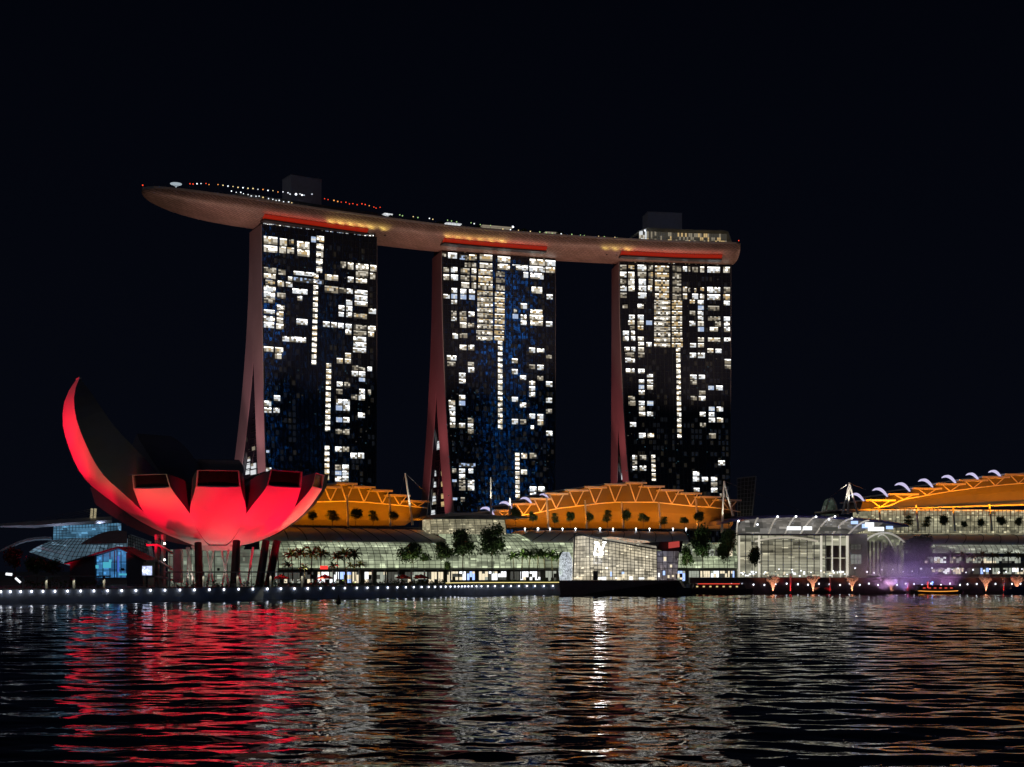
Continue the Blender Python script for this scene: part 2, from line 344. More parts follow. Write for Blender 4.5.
def win(tw, mb, u0, u1, z0, z1, kind, rnd, d=-.28):
    """one lit room: bright ceiling line, curtains and furniture as cells behind a thin frame"""
    w = u1-u0; h = z1-z0
    dim = rnd.random() < .18 and kind in 'wy'
    nx = max(2, round(w/1.15)); rows = [(0, .30), (.30, .68), (.68, .82), (.82, 1.0)]
    for ri, (a, b) in enumerate(rows):
        for i in range(nx):
            r = rnd.random()
            if kind in ('w', 'n'):
                key = 'whi' if ri == 3 and r < .85 else ('hi' if r < .25 else 'wmid' if r < .8 else 'lo') if ri >= 1 else ('wmid' if r < .5 else 'lo')
            elif kind == 'y':
                key = 'hi' if ri == 3 and r < .8 else ('hi' if r < .2 else 'mid' if r < .6 else 'warm' if r < .85 else 'lo') if ri >= 1 else ('mid' if r < .4 else 'lo')
            elif kind == 'b': key = 'blue' if r < .75 else 'wmid'
            elif kind == 'd': key = 'lo' if r < .5 else ('mid' if r < .65 else 'dk')
            elif kind == 'a': key = 'hi' if ri == 3 and r < .6 else 'warm' if (ri == 3 or r < .35) else 'mid' if r < .6 else 'dk' if r < .82 else 'lo'
            elif kind == 's': key = ('hi' if r < .7 else 'mid') if ri in (1, 3) else ('warm' if r < .35 else 'mid' if r < .6 else 'dk')
            elif kind == 'm': key = ('mid' if r < .7 else 'warm') if ri == 3 else (('hi' if r < .22 else 'mid' if r < .6 else 'lo' if r < .8 else 'dk') if ri == 1 else ('lo' if r < .4 else 'dk' if r < .8 else 'mid'))
            elif kind == 'c': key = 'blue' if r < .4 else 'dk'
            if i == 0 and ri < 3 and r > .55 and kind in 'wyn': key = 'lo'
            if dim: key = {'whi': 'mid', 'hi': 'mid', 'wmid': 'lo', 'mid': 'lo', 'warm': 'warm', 'lo': 'dk'}.get(key, key)
            e = .04
            ua, ub = u0+w*i/nx+(e if i else 0), u0+w*(i+1)/nx; za, zb = z0+h*a, z0+h*b
            mb.face([tw.p(ua, d, za), tw.p(ub, d, za), tw.p(ub, d, zb), tw.p(ua, d, zb)], WKEYS.index(key))
    f = .12
    for (ua, ub, za, zb) in ((u0-f, u1+f, z0-f, z0), (u0-f, u1+f, z1, z1+f), (u0-f, u0, z0, z1), (u1, u1+f, z0, z1)):
        mb.hexa([tw.p(ua, d-.1, za), tw.p(ub, d-.1, za), tw.p(ub, d+.2, za), tw.p(ua, d+.2, za)],
                [tw.p(ua, d-.1, zb), tw.p(ub, d-.1, zb), tw.p(ub, d+.2, zb), tw.p(ua, d+.2, zb)], len(WKEYS))

WDATA = {}
# [x offset, y offset, list of (x0,x1,y0,y1,kind)] measured at eight times the photo's size
WDATA[0] = [(256, 218, [(62,170,150,210,'y'),(62,168,222,275,'y'),(190,245,165,222,'y'),(262,300,172,215,'y'),(328,425,190,248,'y'),(185,238,230,282,'y'),(248,302,238,285,'a'),(330,425,255,308,'y'),
 (440,478,150,195,'b'),(485,542,145,192,'s'),(484,538,208,258,'s'),(482,535,268,315,'s'),(480,530,328,378,'s'),(482,527,390,438,'s'),
 (62,160,397,440,'w'),(62,155,447,485,'y'),(75,150,497,535,'y'),(62,155,545,588,'w'),(62,150,592,635,'w'),(62,150,640,680,'w'),(178,235,412,455,'d'),(255,288,470,505,'y'),(172,222,503,548,'y'),(238,290,515,552,'w'),(168,235,600,645,'w'),(165,228,697,735,'w'),(62,148,735,767,'w'),
 (300,465,432,462,'w'),(300,540,485,520,'c'),(290,410,568,608,'w'),(330,368,625,662,'w'),(550,655,455,500,'y'),(675,718,350,400,'d'),(733,778,358,412,'y'),(798,898,368,418,'y'),(798,895,425,475,'w'),(798,885,485,522,'y'),(912,962,378,428,'y'),(912,952,442,490,'y'),(733,778,472,515,'w'),(548,655,547,600,'y'),(665,720,560,602,'w'),(725,772,567,605,'w'),(790,890,578,615,'w'),(790,888,622,660,'w'),(788,890,668,705,'w'),(720,768,658,697,'w'),(720,768,705,745,'w'),(660,705,700,740,'w'),(900,958,727,767,'w')]),
 (256, 306, [(62,148,83,125,'w'),(62,143,130,175,'w'),(168,220,0,35,'y'),(165,218,45,85,'y'),(165,215,95,135,'y'),(160,218,143,185,'y'),(322,410,105,150,'w'),(210,300,245,285,'w'),(305,398,250,292,'w'),(62,137,325,365,'y'),(152,215,332,375,'y'),(150,202,382,423,'y'),
 (660,700,50,85,'w'),(720,770,5,45,'w'),(720,765,53,90,'w'),(782,885,62,102,'y'),(535,587,125,168,'w'),(600,645,132,172,'w'),(655,700,138,178,'w'),(715,763,145,185,'w'),(715,760,190,230,'w'),(780,882,153,193,'w'),(780,880,200,238,'w'),(778,878,248,285,'w'),(778,880,292,330,'w'),(775,878,338,373,'w'),(895,955,160,200,'y'),(895,942,207,247,'y'),(712,757,377,415,'y'),(645,692,418,460,'y'),(710,757,423,460,'y'),(768,815,475,513,'w'),(765,815,522,562,'w'),(822,872,525,565,'w'),(822,870,575,605,'b'),(890,925,487,522,'w'),(645,690,607,645,'w'),(705,750,610,650,'w'),(825,868,665,703,'w'),(895,917,670,710,'w'),(760,808,710,750,'w'),(820,868,710,755,'w'),(820,870,490,515,'d')]),
 (256, 394, [(65,120,55,98,'w'),(65,122,108,150,'w'),(137,187,112,150,'w'),(142,192,12,55,'w'),(640,690,42,85,'w'),(697,748,45,90,'w'),(638,688,92,132,'b'),(697,747,92,135,'w'),(640,688,187,225,'b'),(697,745,187,228,'w'),(635,685,280,320,'w'),(693,745,282,325,'w'),(632,682,422,462,'w'),(692,742,422,462,'w'),(755,805,472,515,'w'),(815,862,472,515,'w'),(632,680,567,605,'d'),(690,740,567,605,'w'),(632,682,615,650,'b'),(690,738,615,655,'w'),(632,680,662,700,'w'),(690,738,660,698,'w'),(815,868,150,190,'w'),(78,122,590,620,'w'),(80,105,450,470,'b'),(640,690,-38,0,'w')])]
WDATA[1] = [(434, 236, [(65,95,135,165,'d'),(112,182,135,180,'w'),(75,118,252,290,'y'),(135,185,250,292,'w'),(75,120,308,352,'y'),(135,190,310,355,'w'),(140,183,418,455,'w'),(75,125,467,500,'w'),(137,183,465,502,'b'),(137,182,512,545,'w'),(137,178,600,640,'w'),(137,180,648,680,'w'),
 (205,245,150,190,'c'),(250,278,155,195,'d'),(280,340,150,195,'a'),(245,335,215,250,'d'),(213,283,258,305,'y'),(300,337,262,305,'y'),(212,280,318,360,'y'),(295,335,318,362,'y'),(218,280,372,415,'y'),(300,335,375,420,'y'),(210,257,425,465,'w'),(280,325,428,465,'w'),(210,257,470,507,'b'),(280,325,473,510,'b'),(205,255,603,640,'w'),(275,322,607,647,'w'),(205,260,648,685,'y'),(207,258,692,735,'y'),(270,320,697,735,'y'),
 (365,465,150,200,'y'),(365,465,218,258,'y'),(355,466,270,312,'a'),(355,467,325,372,'a'),(352,467,382,430,'a'),(508,608,165,212,'y'),(508,605,225,270,'y'),(495,565,285,325,'d'),(495,565,338,375,'d'),(495,565,392,435,'d'),
 (765,885,187,235,'y'),(890,970,195,240,'w'),(655,750,245,275,'w'),(625,750,233,241,'w'),(762,885,245,287,'w'),(893,965,250,295,'y'),(715,752,290,335,'w'),(770,875,298,345,'w'),(780,863,408,460,'y'),(900,948,468,507,'w'),(693,742,540,583,'w'),(637,662,585,615,'w'),(627,672,625,662,'b'),(770,865,590,628,'y'),(693,738,630,670,'w'),(765,870,633,672,'y'),(693,738,678,712,'w'),(770,868,680,718,'y'),(895,945,685,725,'w')]
 + [(346,468,y,y+36,'m') for y in (442,490,533,578,621,665,709,757)] + [(486,563,y,y+34,'a') for y in (450,494,537,582,625,668,713)]),
 (434, 324, [(337,466,y,y+35,'m') for y in (52,98)] + [(482,558,y,y+32,'a') for y in (10,55,99)] + [(148,190,75,118,'w'),(205,265,75,112,'d'),(205,258,168,208,'y'),(272,320,168,210,'w'),(103,178,252,290,'w'),(105,170,303,337,'y'),(270,318,305,343,'w'),(272,320,348,388,'w'),(200,250,392,430,'w'),(200,250,440,475,'w'),(200,248,570,605,'w'),(200,248,615,652,'b'),(117,167,610,648,'y'),(120,168,655,692,'w'),(125,168,700,735,'w'),
 (760,807,190,230,'w'),(823,880,197,230,'w'),(895,940,248,275,'d'),(622,668,277,313,'w'),(622,668,362,402,'w'),(687,735,412,447,'w'),(760,807,325,360,'w'),(825,875,328,368,'w'),(825,872,417,452,'w'),(760,807,455,490,'w'),(760,807,500,537,'w'),(760,807,547,583,'w'),(895,945,460,502,'w'),(622,670,585,622,'w'),(687,735,630,668,'w'),(895,942,592,630,'w'),(895,942,680,717,'w')]),
 (434, 412, [(128,168,0,36,'w'),(128,168,45,80,'w'),(128,168,88,125,'w'),(200,247,90,127,'w'),(270,313,48,85,'y'),(270,312,95,130,'w'),(270,315,138,175,'w'),(622,670,57,98,'w'),(688,735,60,98,'w'),(762,807,15,53,'w'),(827,872,18,55,'w'),(828,872,62,105,'y'),(772,797,108,142,'w'),(897,945,152,190,'w'),(697,742,330,372,'y'),(765,817,328,372,'w'),(695,742,462,500,'y'),(765,818,597,635,'w'),(833,883,597,637,'w'),(767,815,643,668,'w'),(145,177,453,488,'w'),(200,247,455,490,'w'),(275,312,455,490,'w'),(200,247,500,532,'w'),(200,248,545,582,'w'),(270,320,545,582,'w'),(200,250,590,628,'w'),(270,320,590,628,'w'),(213,245,683,718,'w'),(145,180,540,560,'b'),(150,185,685,705,'b'),(697,735,690,715,'w'),(200,330,410,440,'c')])]
WDATA[2] = [(610, 246, [(80,130,152,195,'w'),(80,130,208,250,'w'),(82,128,265,305,'d'),(82,132,320,360,'w'),(82,132,375,415,'w'),(147,193,155,185,'a'),(145,193,208,255,'y'),(145,193,263,312,'y'),(147,195,318,362,'y'),(220,288,152,200,'w'),(303,342,155,200,'w'),(222,288,208,255,'w'),(308,342,210,255,'y'),(230,285,265,312,'w'),(308,340,265,312,'y'),(230,288,320,362,'w'),(303,335,318,362,'y'),(225,290,375,418,'w'),(220,268,465,502,'w'),(100,140,470,498,'d'),(152,195,552,588,'w'),(222,268,552,590,'w'),(145,195,597,632,'y'),(220,268,598,632,'y'),(288,335,597,632,'b'),(160,195,640,668,'d'),(222,265,640,672,'a'),(103,150,680,715,'w'),(168,197,680,715,'w'),(103,148,725,760,'w'),(168,200,723,758,'w'),(222,268,727,760,'y'),
 (583,615,165,205,'w'),(625,640,165,205,'d'),(657,702,165,210,'w'),(720,752,165,212,'y'),(778,878,168,215,'w'),(905,957,168,215,'y'),(583,615,328,370,'y'),(625,640,330,370,'d'),(675,692,340,372,'a'),(722,750,332,360,'a'),(778,880,330,375,'w'),(910,960,330,378,'y'),(583,615,383,425,'y'),(657,703,383,425,'w'),(720,752,385,428,'y'),(778,880,388,432,'w'),(905,957,388,430,'a'),(910,957,440,475,'w'),(637,677,432,460,'a'),(702,747,435,468,'w'),(703,748,478,512,'b'),(783,872,480,518,'w'),(637,680,520,555,'w'),(702,745,522,555,'w'),(703,745,562,595,'w'),(783,880,565,598,'y'),(910,958,567,600,'w'),(635,682,602,640,'w'),(702,748,605,640,'y'),(840,885,605,645,'w'),(912,955,607,642,'w'),(703,750,648,685,'b'),(798,862,650,685,'y'),(912,958,650,688,'w'),(703,750,733,765,'y'),(783,880,735,765,'y'),(912,962,735,765,'w')]
 + [(360,470,y,y+44,'a') for y in (160,217,274,328,382)] + [(353,480,y,y+34,'m') for y in (435,478,520,563,605,648,690,733)] + [(500,568,y,y+44,'d') for y in (160,217,272,328,384)] + [(495,575,y,y+32,'a') for y in (438,480,522,565,607,650,692,735)]),
 (610, 334, [(353,480,30,63,'m'),(353,480,73,105,'m'),(495,580,32,65,'a'),(495,580,75,106,'a'),(225,270,65,97,'y'),(290,332,67,102,'w'),(115,155,105,138,'w'),(170,200,105,138,'w'),(225,270,108,142,'y'),(122,192,150,182,'w'),(225,275,150,187,'w'),(122,197,193,228,'w'),(127,195,277,312,'w'),(225,275,280,315,'w'),(295,342,322,352,'w'),(230,272,365,395,'w'),(297,343,367,400,'w'),(230,272,408,440,'b'),(297,342,410,445,'y'),(230,275,450,487,'w'),(145,197,497,527,'y'),(147,202,535,573,'w'),(230,275,537,570,'w'),(297,345,537,573,'b'),(232,277,578,612,'y'),(232,280,625,657,'y'),(297,343,623,657,'w'),(160,208,707,742,'w'),
 (640,687,75,107,'w'),(703,750,75,107,'y'),(778,825,117,150,'y'),(843,890,120,152,'w'),(638,687,152,190,'w'),(703,757,152,193,'w'),(917,965,202,238,'w'),(917,965,247,280,'w'),(640,692,327,362,'w'),(710,758,328,360,'w'),(643,692,370,405,'w'),(785,830,415,448,'b'),(848,900,413,450,'w'),(712,762,455,490,'w'),(645,693,497,530,'w'),(710,762,498,533,'w'),(790,835,583,617,'b'),(853,903,583,620,'w'),(718,763,625,660,'w'),(790,833,628,660,'w'),(790,838,672,707,'w'),(855,903,670,707,'y'),(720,765,712,745,'w')]),
 (610, 414, [(232,283,153,192,'w'),(300,350,155,190,'y'),(792,845,155,195,'w'),(178,215,330,362,'w'),(180,215,375,408,'w'),(180,215,418,450,'w'),(238,288,330,367,'w'),(238,288,415,453,'w'),(865,917,373,410,'w'),(663,712,460,495,'w'),(663,712,503,540,'w'),(735,782,505,540,'w'),(808,855,505,538,'w'),(808,857,548,583,'w'),(808,857,592,628,'w'),(670,715,592,620,'w'),(878,920,637,665,'w')])]
# lit stair shafts: (px x0, x1 at top, shift at the bottom, y0, y1, pitch)
STAIRS = {0: [(313.6, 318.2, -2.4, 274, 366, 5.75), (326.2, 331, -1.3, 363.5, 432, 5.75), (324.6, 329.2, -.3, 446, 481, 5.9)],
          1: [(497.8, 502.2, .1, 341, 434, 5.6), (515, 519.2, .4, 453, 500, 4.6)], 2: [(676, 680, 1.4, 348, 438, 5.4), (651.2, 655, .8, 455, 485, 4.6)]}
LBL = ['hotel tower nearest the red flower museum, half its middle dark, one lit stair line',
       'hotel tower with a band of blue reflections and cream atrium floors, between two others',
       'hotel tower under the deck end with the lit glass restaurant, rows of golden atrium floors']
BETW = {0: [(245.5, 249, 447, 450, 'd'), (252, 255, 447, 450, 'd'), (245, 250, 458, 461, 'w'), (244.5, 250, 464, 468, 'w'), (251, 256, 464, 468, 'w'), (244, 249.5, 470.5, 474, 'w'), (250.5, 256, 470.5, 474, 'w')],
        1: [(433, 443, 443, 448, 'w'), (430, 436, 472, 476, 'w'), (441, 445, 471, 475, 'a'), (430, 436, 483, 487, 'w'), (441, 445, 482, 486, 'a'), (429, 435.5, 494, 498, 'w'), (429, 436, 500, 504, 'w'), (441, 446, 494, 498, 'a'), (428, 435, 511, 515, 'w'), (441, 446, 502, 506, 'a'), (441, 445, 460, 464, 'a')],
        2: [(618.5, 626, 474.5, 478.5, 'w'), (622.5, 625.5, 469.5, 471.5, 'd'), (622.6, 625.6, 464, 466, 'd'), (621.6, 623, 431, 433.5, 'd')]}
towers = []
for c in (T1, T2, T3):
    tw = Tower(c); i = c['name']; towers.append(tw); rnd = random.Random(10+i)
    root = thing('hotel_tower', tuple(tw.p(tw.W/2, 10, Z0)), LBL[i], 'skyscraper', 'three leaning hotel towers'); tw.root = root
    zs = [Z0+(c['ztop']-Z0)*k/24 for k in range(25)]
    # front slab body: curtain wall all round
    mb = MB(); rings = []
    for z in zs:
        a, b = tw.ends(z); t = tw.tf(z)
        rings.append([tw.p(a, 0, z), tw.p(b, 0, z), tw.p(b, t, z), tw.p(a, t, z)])
    mb.loft(rings, 0); mb.build('curtain_wall', GLASS, root)
    # rear leaning slab
    mb = MB(); rings = []
    for z in zs:
        a, b = tw.ends(z); bk = tw.back(z); o = tw.out(z)
        f = max(tw.ri(z), tw.tf(z)+.05); rings.append([tw.p(a, f, z), tw.p(b, f, z), tw.p(b, bk, z), tw.p(a, bk, z)])
    mb.loft(rings, 0); mb.build('rear_slab', GLASS, root)
    # pale end walls (the legs): front and rear, at both ends
    for side in (0, 1):
        for nm in ('front_leg', 'rear_leg'):
            mb = MB(); rings = []
            for z in zs:
                e = tw.ends(z)[side]; ua, ub = (e-.35, e-.01) if side == 0 else (e+.01, e+.2)
                if nm == 'front_leg': d0, d1 = .25, tw.tf(z)
                else: d0, d1 = max(tw.ri(z), tw.tf(z)+.02), tw.back(z)+.3
                rings.append([tw.p(ua, d0, z), tw.p(ub, d0, z), tw.p(ub, d1, z), tw.p(ua, d1, z)])
            mb.loft(rings, 0); mb.build(nm, LEG, root)
    # glazed atrium between the legs, set in from the end
    mb = MB(); rings = []
    for z in zs:
        if tw.ri(z) < tw.tf(z)+.4: break
        a, b = tw.ends(z); rings.append([tw.p(a+2.5, tw.tf(z), z), tw.p(b-2.5, tw.tf(z), z), tw.p(b-2.5, tw.ri(z), z), tw.p(a+2.5, tw.ri(z), z)])
    mb.loft(rings, 0); mb.build('atrium_glazing', GLASS, root)
    # mullions and floor edges
    mb = MB()
    nfl = 55; fh = (c['ztop']-5)/nfl
    for k in range(1, nfl):
        z = 5+k*fh; a, b = tw.ends(z); big = k % 11 == 8
        mb.hexa([tw.p(a+.3, -.12, z-.09), tw.p(b-.3, -.12, z-.09), tw.p(b-.3, .1, z-.09), tw.p(a+.3, .1, z-.09)],
                [tw.p(a+.3, -.12, z+.09), tw.p(b-.3, -.12, z+.09), tw.p(b-.3, .1, z+.09), tw.p(a+.3, .1, z+.09)])
    nv = 26
    for k in range(nv+1):
        rings = []
        for z in zs[::4]:
            a, b = tw.ends(z); u = lerp(a+.4, b-.4, k/nv); w = .10 if k % 2 else .2
            rings.append([tw.p(u-w, -.2, z), tw.p(u+w, -.2, z), tw.p(u+w, .1, z), tw.p(u-w, .1, z)])
        mb.loft(rings, 0)
    mb.build('mullion_grid', MULL, root)
    # crown: set back dark storey under the deck, with its lights, and the red light cove
    mb = MB(); zt = c['ztop']
    mb.hexa([tw.p(.6, 1.6, zt), tw.p(tw.W-.6, 1.6, zt), tw.p(tw.W-.6, 20, zt), tw.p(.6, 20, zt)], [tw.p(.6, 1.6, 190.5), tw.p(tw.W-.6, 1.6, 190.5), tw.p(tw.W-.6, 20, 190.5), tw.p(.6, 20, 190.5)])
    for k in range(14):
        u = 1+k*(tw.W-2)/13; mb.bar(tw.p(u, .4, zt), tw.p(u, .4, zt+2.4), .12, mi=0)
    mb.bar(tw.p(.5, .4, zt+1.2), tw.p(tw.W-.5, .4, zt+1.2), .1); mb.bar(tw.p(.5, .4, zt+2.4), tw.p(tw.W-.5, .4, zt+2.4), .1)
    mb.build('crown', DARK, root)
    pass
    for k in range(64):
        if rnd.random() < (.22, .25, .55)[0 if i == 0 and k < 30 else i] if i else .4:
            u = 1.2+k*(tw.W-3)/63; z = zt+.2+rnd.random()*.7; w = .3+rnd.random()*.6; h = .3+rnd.random()*.6
            key = rnd.choice({0: ['blue', 'wmid', 'whi', 'wmid', 'lo'], 1: ['lo', 'warm', 'dk', 'mid'], 2: ['warm', 'mid', 'hi', 'lo', 'warm']}[i])
            mb = MB(); mb.hexa([tw.p(u, 1.4, z), tw.p(u+w, 1.4, z), tw.p(u+w, 1.62, z), tw.p(u, 1.62, z)], [tw.p(u, 1.4, z+h), tw.p(u+w, 1.4, z+h), tw.p(u+w, 1.62, z+h), tw.p(u, 1.62, z+h)]); mb.build('crown_light', WIN[key], root)

    # windows
    wins = []
    for ox, oy, lst in WDATA[i]:
        for (x0, x1, y0, y1, kd) in lst:
            ua, za = tw.hit(ox+x0/8, oy+y1/8); ub, zb = tw.hit(ox+x1/8, oy+y0/8); _, zc = tw.hit(ox+(x0+x1)/16, oy+y1/8); _, zd = tw.hit(ox+(x0+x1)/16, oy+y0/8)
            wins.append((ua, ub, zc, zd, kd))
    for (x0, x1, sh, y0, y1, pit) in STAIRS[i]:
        k = 0; y = y0
        while y+pit*.75 <= y1+.5:
            f = sh*(y-y0)/(y1-y0)
            ua, _ = tw.hit(x0+f, y+pit*.4); ub, _ = tw.hit(x1+f, y+pit*.4); _, zd = tw.hit((x0+x1)/2+f, y); _, zc = tw.hit((x0+x1)/2+f, y+pit*.76)
            wins.append((ua, ub, zc, zd, 's')); y += pit
    wins.sort(key=lambda w: -(w[1]-w[0])*(w[3]-w[2]))
    for w in wins[:100]:
        mb = MB(); win(tw, mb, *w, rnd); mb.build('lit_window', WLIST+[FR], root)
    mb = MB()
    for w in wins[100:]: win(tw, mb, *w, rnd)
    # faint glowing specks and panes, added to show the grid on the dark facade
    for k in range((150, 300, 90)[i]):
        u = rnd.uniform(2, tw.W-5); z = rnd.uniform(20, 180) if i != 1 else rnd.uniform(10, 110); key = rnd.choice(['dk', 'teal', 'teal']); w_ = rnd.uniform(.3, .9)
        mb.face([tw.p(u, -.05, z), tw.p(u+w_, -.05, z), tw.p(u+w_, -.05, z+.5), tw.p(u, -.05, z+.5)], WKEYS.index(key))
    for k in range(420):
        e0, e1 = tw.ends(60); q = rnd.randrange(nv); fl = rnd.randrange(4, nfl-2)
        if i == 0 and 7 < q < 15: continue
        ua = lerp(e0+.4, e1-.4, q/nv)+.3; ub = lerp(e0+.4, e1-.4, (q+1)/nv)-.3; z = 5+fl*fh+.4
        mb.face([tw.p(ua, -.03, z), tw.p(ub, -.03, z), tw.p(ub, -.03, z+fh-.9), tw.p(ua, -.03, z+fh-.9)], WKEYS.index(rnd.choice(['faint', 'faint', 'faint', 'faint2'])))
    struct(mb.build('small_windows_and_faint_cells', WLIST+[FR], root), 'stuff')
    # rooms lit on the inner face between the legs
    for (x0, x1, y0, y1, kd) in BETW[i]:
        mb = MB()
        aL = tw.L+tw.t*2.3; k0 = (x0-512)/FPX; k1 = (x1-512)/FPX
        def hh(k, y):
            z = 50.0
            for _ in range(10):
                a = tw.L+tw.t*(tw.ends(z)[0]+2.35)-tw.nb*tw.out(z); d = (k*a.y-a.x)/(tw.nb.x-k*tw.nb.y); z = EYE+(HOR-y)/FPX*(a.y+tw.nb.y*d)
            return d, z
        d0, za = hh(k1, y1); d1, zb = hh(k0, y0)
        for r in range(2):
            for q in range(2):
                key = {'w': 'wmid', 'd': 'lo', 'a': 'warm'}[kd] if rnd.random() < .8 else 'lo'
                da, db = lerp(d0, d1, q/2), lerp(d0, d1, (q+1)/2); z0, z1 = lerp(za, zb, r/2), lerp(za, zb, (r+1)/2)
                uu = lambda z: tw.ends(z)[0]+2.3
                mb.face([tw.p(uu(z0), da, z0), tw.p(uu(z0), db, z0), tw.p(uu(z1), db, z1), tw.p(uu(z1), da, z1)], WKEYS.index(key))
        mb.build('lobby_window', WLIST, root)
    mb = MB()
    for k in range(46):                                     # floor edges seen between the legs
        z = 6+k*3.31
        if tw.ri(z) < tw.tf(z)+.5: break
        a = tw.ends(z)[0]+2.2; mb.bar(tw.p(a, tw.tf(z), z), tw.p(a, tw.ri(z), z), .25)
    mb.bar(tw.p(tw.ends(5)[0]+2.2, tw.tf(5)+.3, 5), tw.p(tw.ends(100)[0]+2.2, tw.tf(100)+.3, 100), .2)
    mb.build('atrium_floor_edges', MULL, root)

# ------------------------------------------------------------------ the deck across the towers
cl = [(-182, 690), (-160, 711), (-136, 727.6), (-90, 756), (-42.6, 781), (-3, 796), (36, 807.4), (95, 820), (131, 823)]
def catmull(pts, n=10):
    out = []; q = [pts[0]]+list(pts)+[pts[-1]]
    for i in range(1, len(q)-2):
        for k in range(n):
            t = k/n; out.append(tuple(.5*((2*q[i][a])+(-q[i-1][a]+q[i+1][a])*t+(2*q[i-1][a]-5*q[i][a]+4*q[i+1][a]-q[i+2][a])*t*t+(-q[i-1][a]+3*q[i][a]-3*q[i+1][a]+q[i+2][a])*t**3) for a in range(len(pts[0]))))
    out.append(tuple(pts[-1])); return out
cp = catmull(cl, 10); acc = [0]
for a, b in zip(cp, cp[1:]): acc.append(acc[-1]+math.dist(a, b))
TOT = acc[-1]; DZ = 197.0
def deck(s):
    s = max(0, min(TOT, s)); i = 0
    while i < len(acc)-2 and acc[i+1] < s: i += 1
    f = (s-acc[i])/(acc[i+1]-acc[i]); a, b = Vector((*cp[i], 0)), Vector((*cp[i+1], 0)); t = (b-a).normalized()
    return a+(b-a)*f, t, Vector((-t.y, t.x, 0))
def hw(s):
    w = 18.0
    if s < 62: w *= sqrt(max(0, 1-(1-s/62)**2))
    e = TOT-s
    if e < 7: w *= .80+.20*sqrt(max(0, 1-(1-e/7)**2))
    return max(w, .4)
def hd(s):
    d = 9.6*(hw(s)/18)**.75
    return max(d, .8)
def dk(s, o, z): c, t, n = deck(s); return c+n*o+Vector((0, 0, z))
sky_root = thing('sky_park', tuple(dk(TOT/2, 0, 187.5)), 'long curved boat shaped deck resting across the three hotel towers', 'roof deck')
HULL = mat('hull_panels', (.30, .24, .215), .5, .1, var=.25, scale=.05)
hn = HULL.node_tree
def hull_lines():
    n, l = hn.nodes, hn.links; b = n['Principled BSDF']
    tc = n.new('ShaderNodeUVMap'); tc.uv_map = 'panels'
    br = n.new('ShaderNodeTexBrick'); br.offset = .5; br.inputs['Scale'].default_value = 1; br.inputs['Mortar Size'].default_value = .16
    br.inputs['Brick Width'].default_value = 4; br.inputs['Row Height'].default_value = 1.15; br.inputs['Color1'].default_value = (1, .95, .9, 1); br.inputs['Color2'].default_value = (.74, .70, .62, 1); br.inputs['Mortar'].default_value = (.36, .33, .29, 1)
    mp = n.new('ShaderNodeMapping'); mp.inputs['Rotation'].default_value = (0, 0, radians(-24)); l.new(tc.outputs[0], mp.inputs['Vector']); l.new(mp.outputs[0], br.inputs['Vector'])
    src = b.inputs['Base Color'].links[0].from_socket
    mx = n.new('ShaderNodeMix'); mx.data_type = 'RGBA'; mx.blend_type = 'MULTIPLY'; mx.inputs[0].default_value = 1
    l.new(src, mx.inputs[6]); l.new(br.outputs[0], mx.inputs[7]); l.new(mx.outputs[2], b.inputs['Base Color'])
hull_lines()
ns, na = 130, 22; rings = []; uvs = []
for k in range(ns+1):
    s = TOT*(k/ns)**1.25 if k < 40 else lerp(TOT*(40/ns)**1.25, TOT, (k-40)/(ns-40)); w, d = hw(s), hd(s)
    ring = []; uv = []
    for j in range(na+1):
        a = pi*j/na; o = -w*cos(a); z = DZ-.9-(d-.9)*sin(a)**.75
        ring.append(dk(s, o, z)); uv.append((s, j*1.9*w/18))
    rings.append(ring); uvs.append(uv)
me = bpy.data.meshes.new('hull'); vv = []; ff = []; orgs = Vector(sky_root['_o'])
for r in rings: vv += [tuple(p-orgs) for p in r]
m_ = na+1
for k in range(ns):
    for j in range(na): ff.append((k*m_+j, k*m_+j+1, (k+1)*m_+j+1, (k+1)*m_+j))
ff.append(tuple(range(m_))); ff.append(tuple(ns*m_+j for j in range(m_))[::-1])
me.from_pydata(vv, [], ff); ul = me.uv_layers.new(name='panels')
for p in me.polygons:
    p.use_smooth = len(p.vertices) == 4
    for li, vi in zip(p.loop_indices, p.vertices): ul.data[li].uv = uvs[vi//m_][vi % m_]
me.materials.append(HULL); ho = bpy.data.objects.new('hull', me); COL.objects.link(ho); ho.parent = sky_root
mb = MB(); rings = []
for k in range(121):
    s = TOT*k/120; w = hw(s)+.25
    rings.append([dk(s, -w, DZ-.95), dk(s, -w, DZ+.15), dk(s, w, DZ+.15), dk(s, w, DZ-.95)])
mb.loft(rings, 0); mb.build('deck_edge', mat('deck_edge_paint', (.30, .29, .27), .6), sky_root)
mb = MB()
for k in range(150):
    s0 = 3+(TOT-6)*k/150; s1 = 3+(TOT-6)*(k+1)/150; a, b = dk(s0, -hw(s0)+.3, DZ+.15), dk(s1, -hw(s1)+.3, DZ+.15); up = Vector((0, 0, 1.2))
    mb.bar(a+up, b+up, .1); mb.bar(a, a+up, .08)
mb.build('railing', DARK, sky_root)
def sOf(px, off=0):
    lo, hi = 0, TOT
    for _ in range(40):
        m = (lo+hi)/2; p = dk(m, off, 0)
        if 512+FPX*p.x/p.y < px: lo = m
        else: hi = m
    return lo
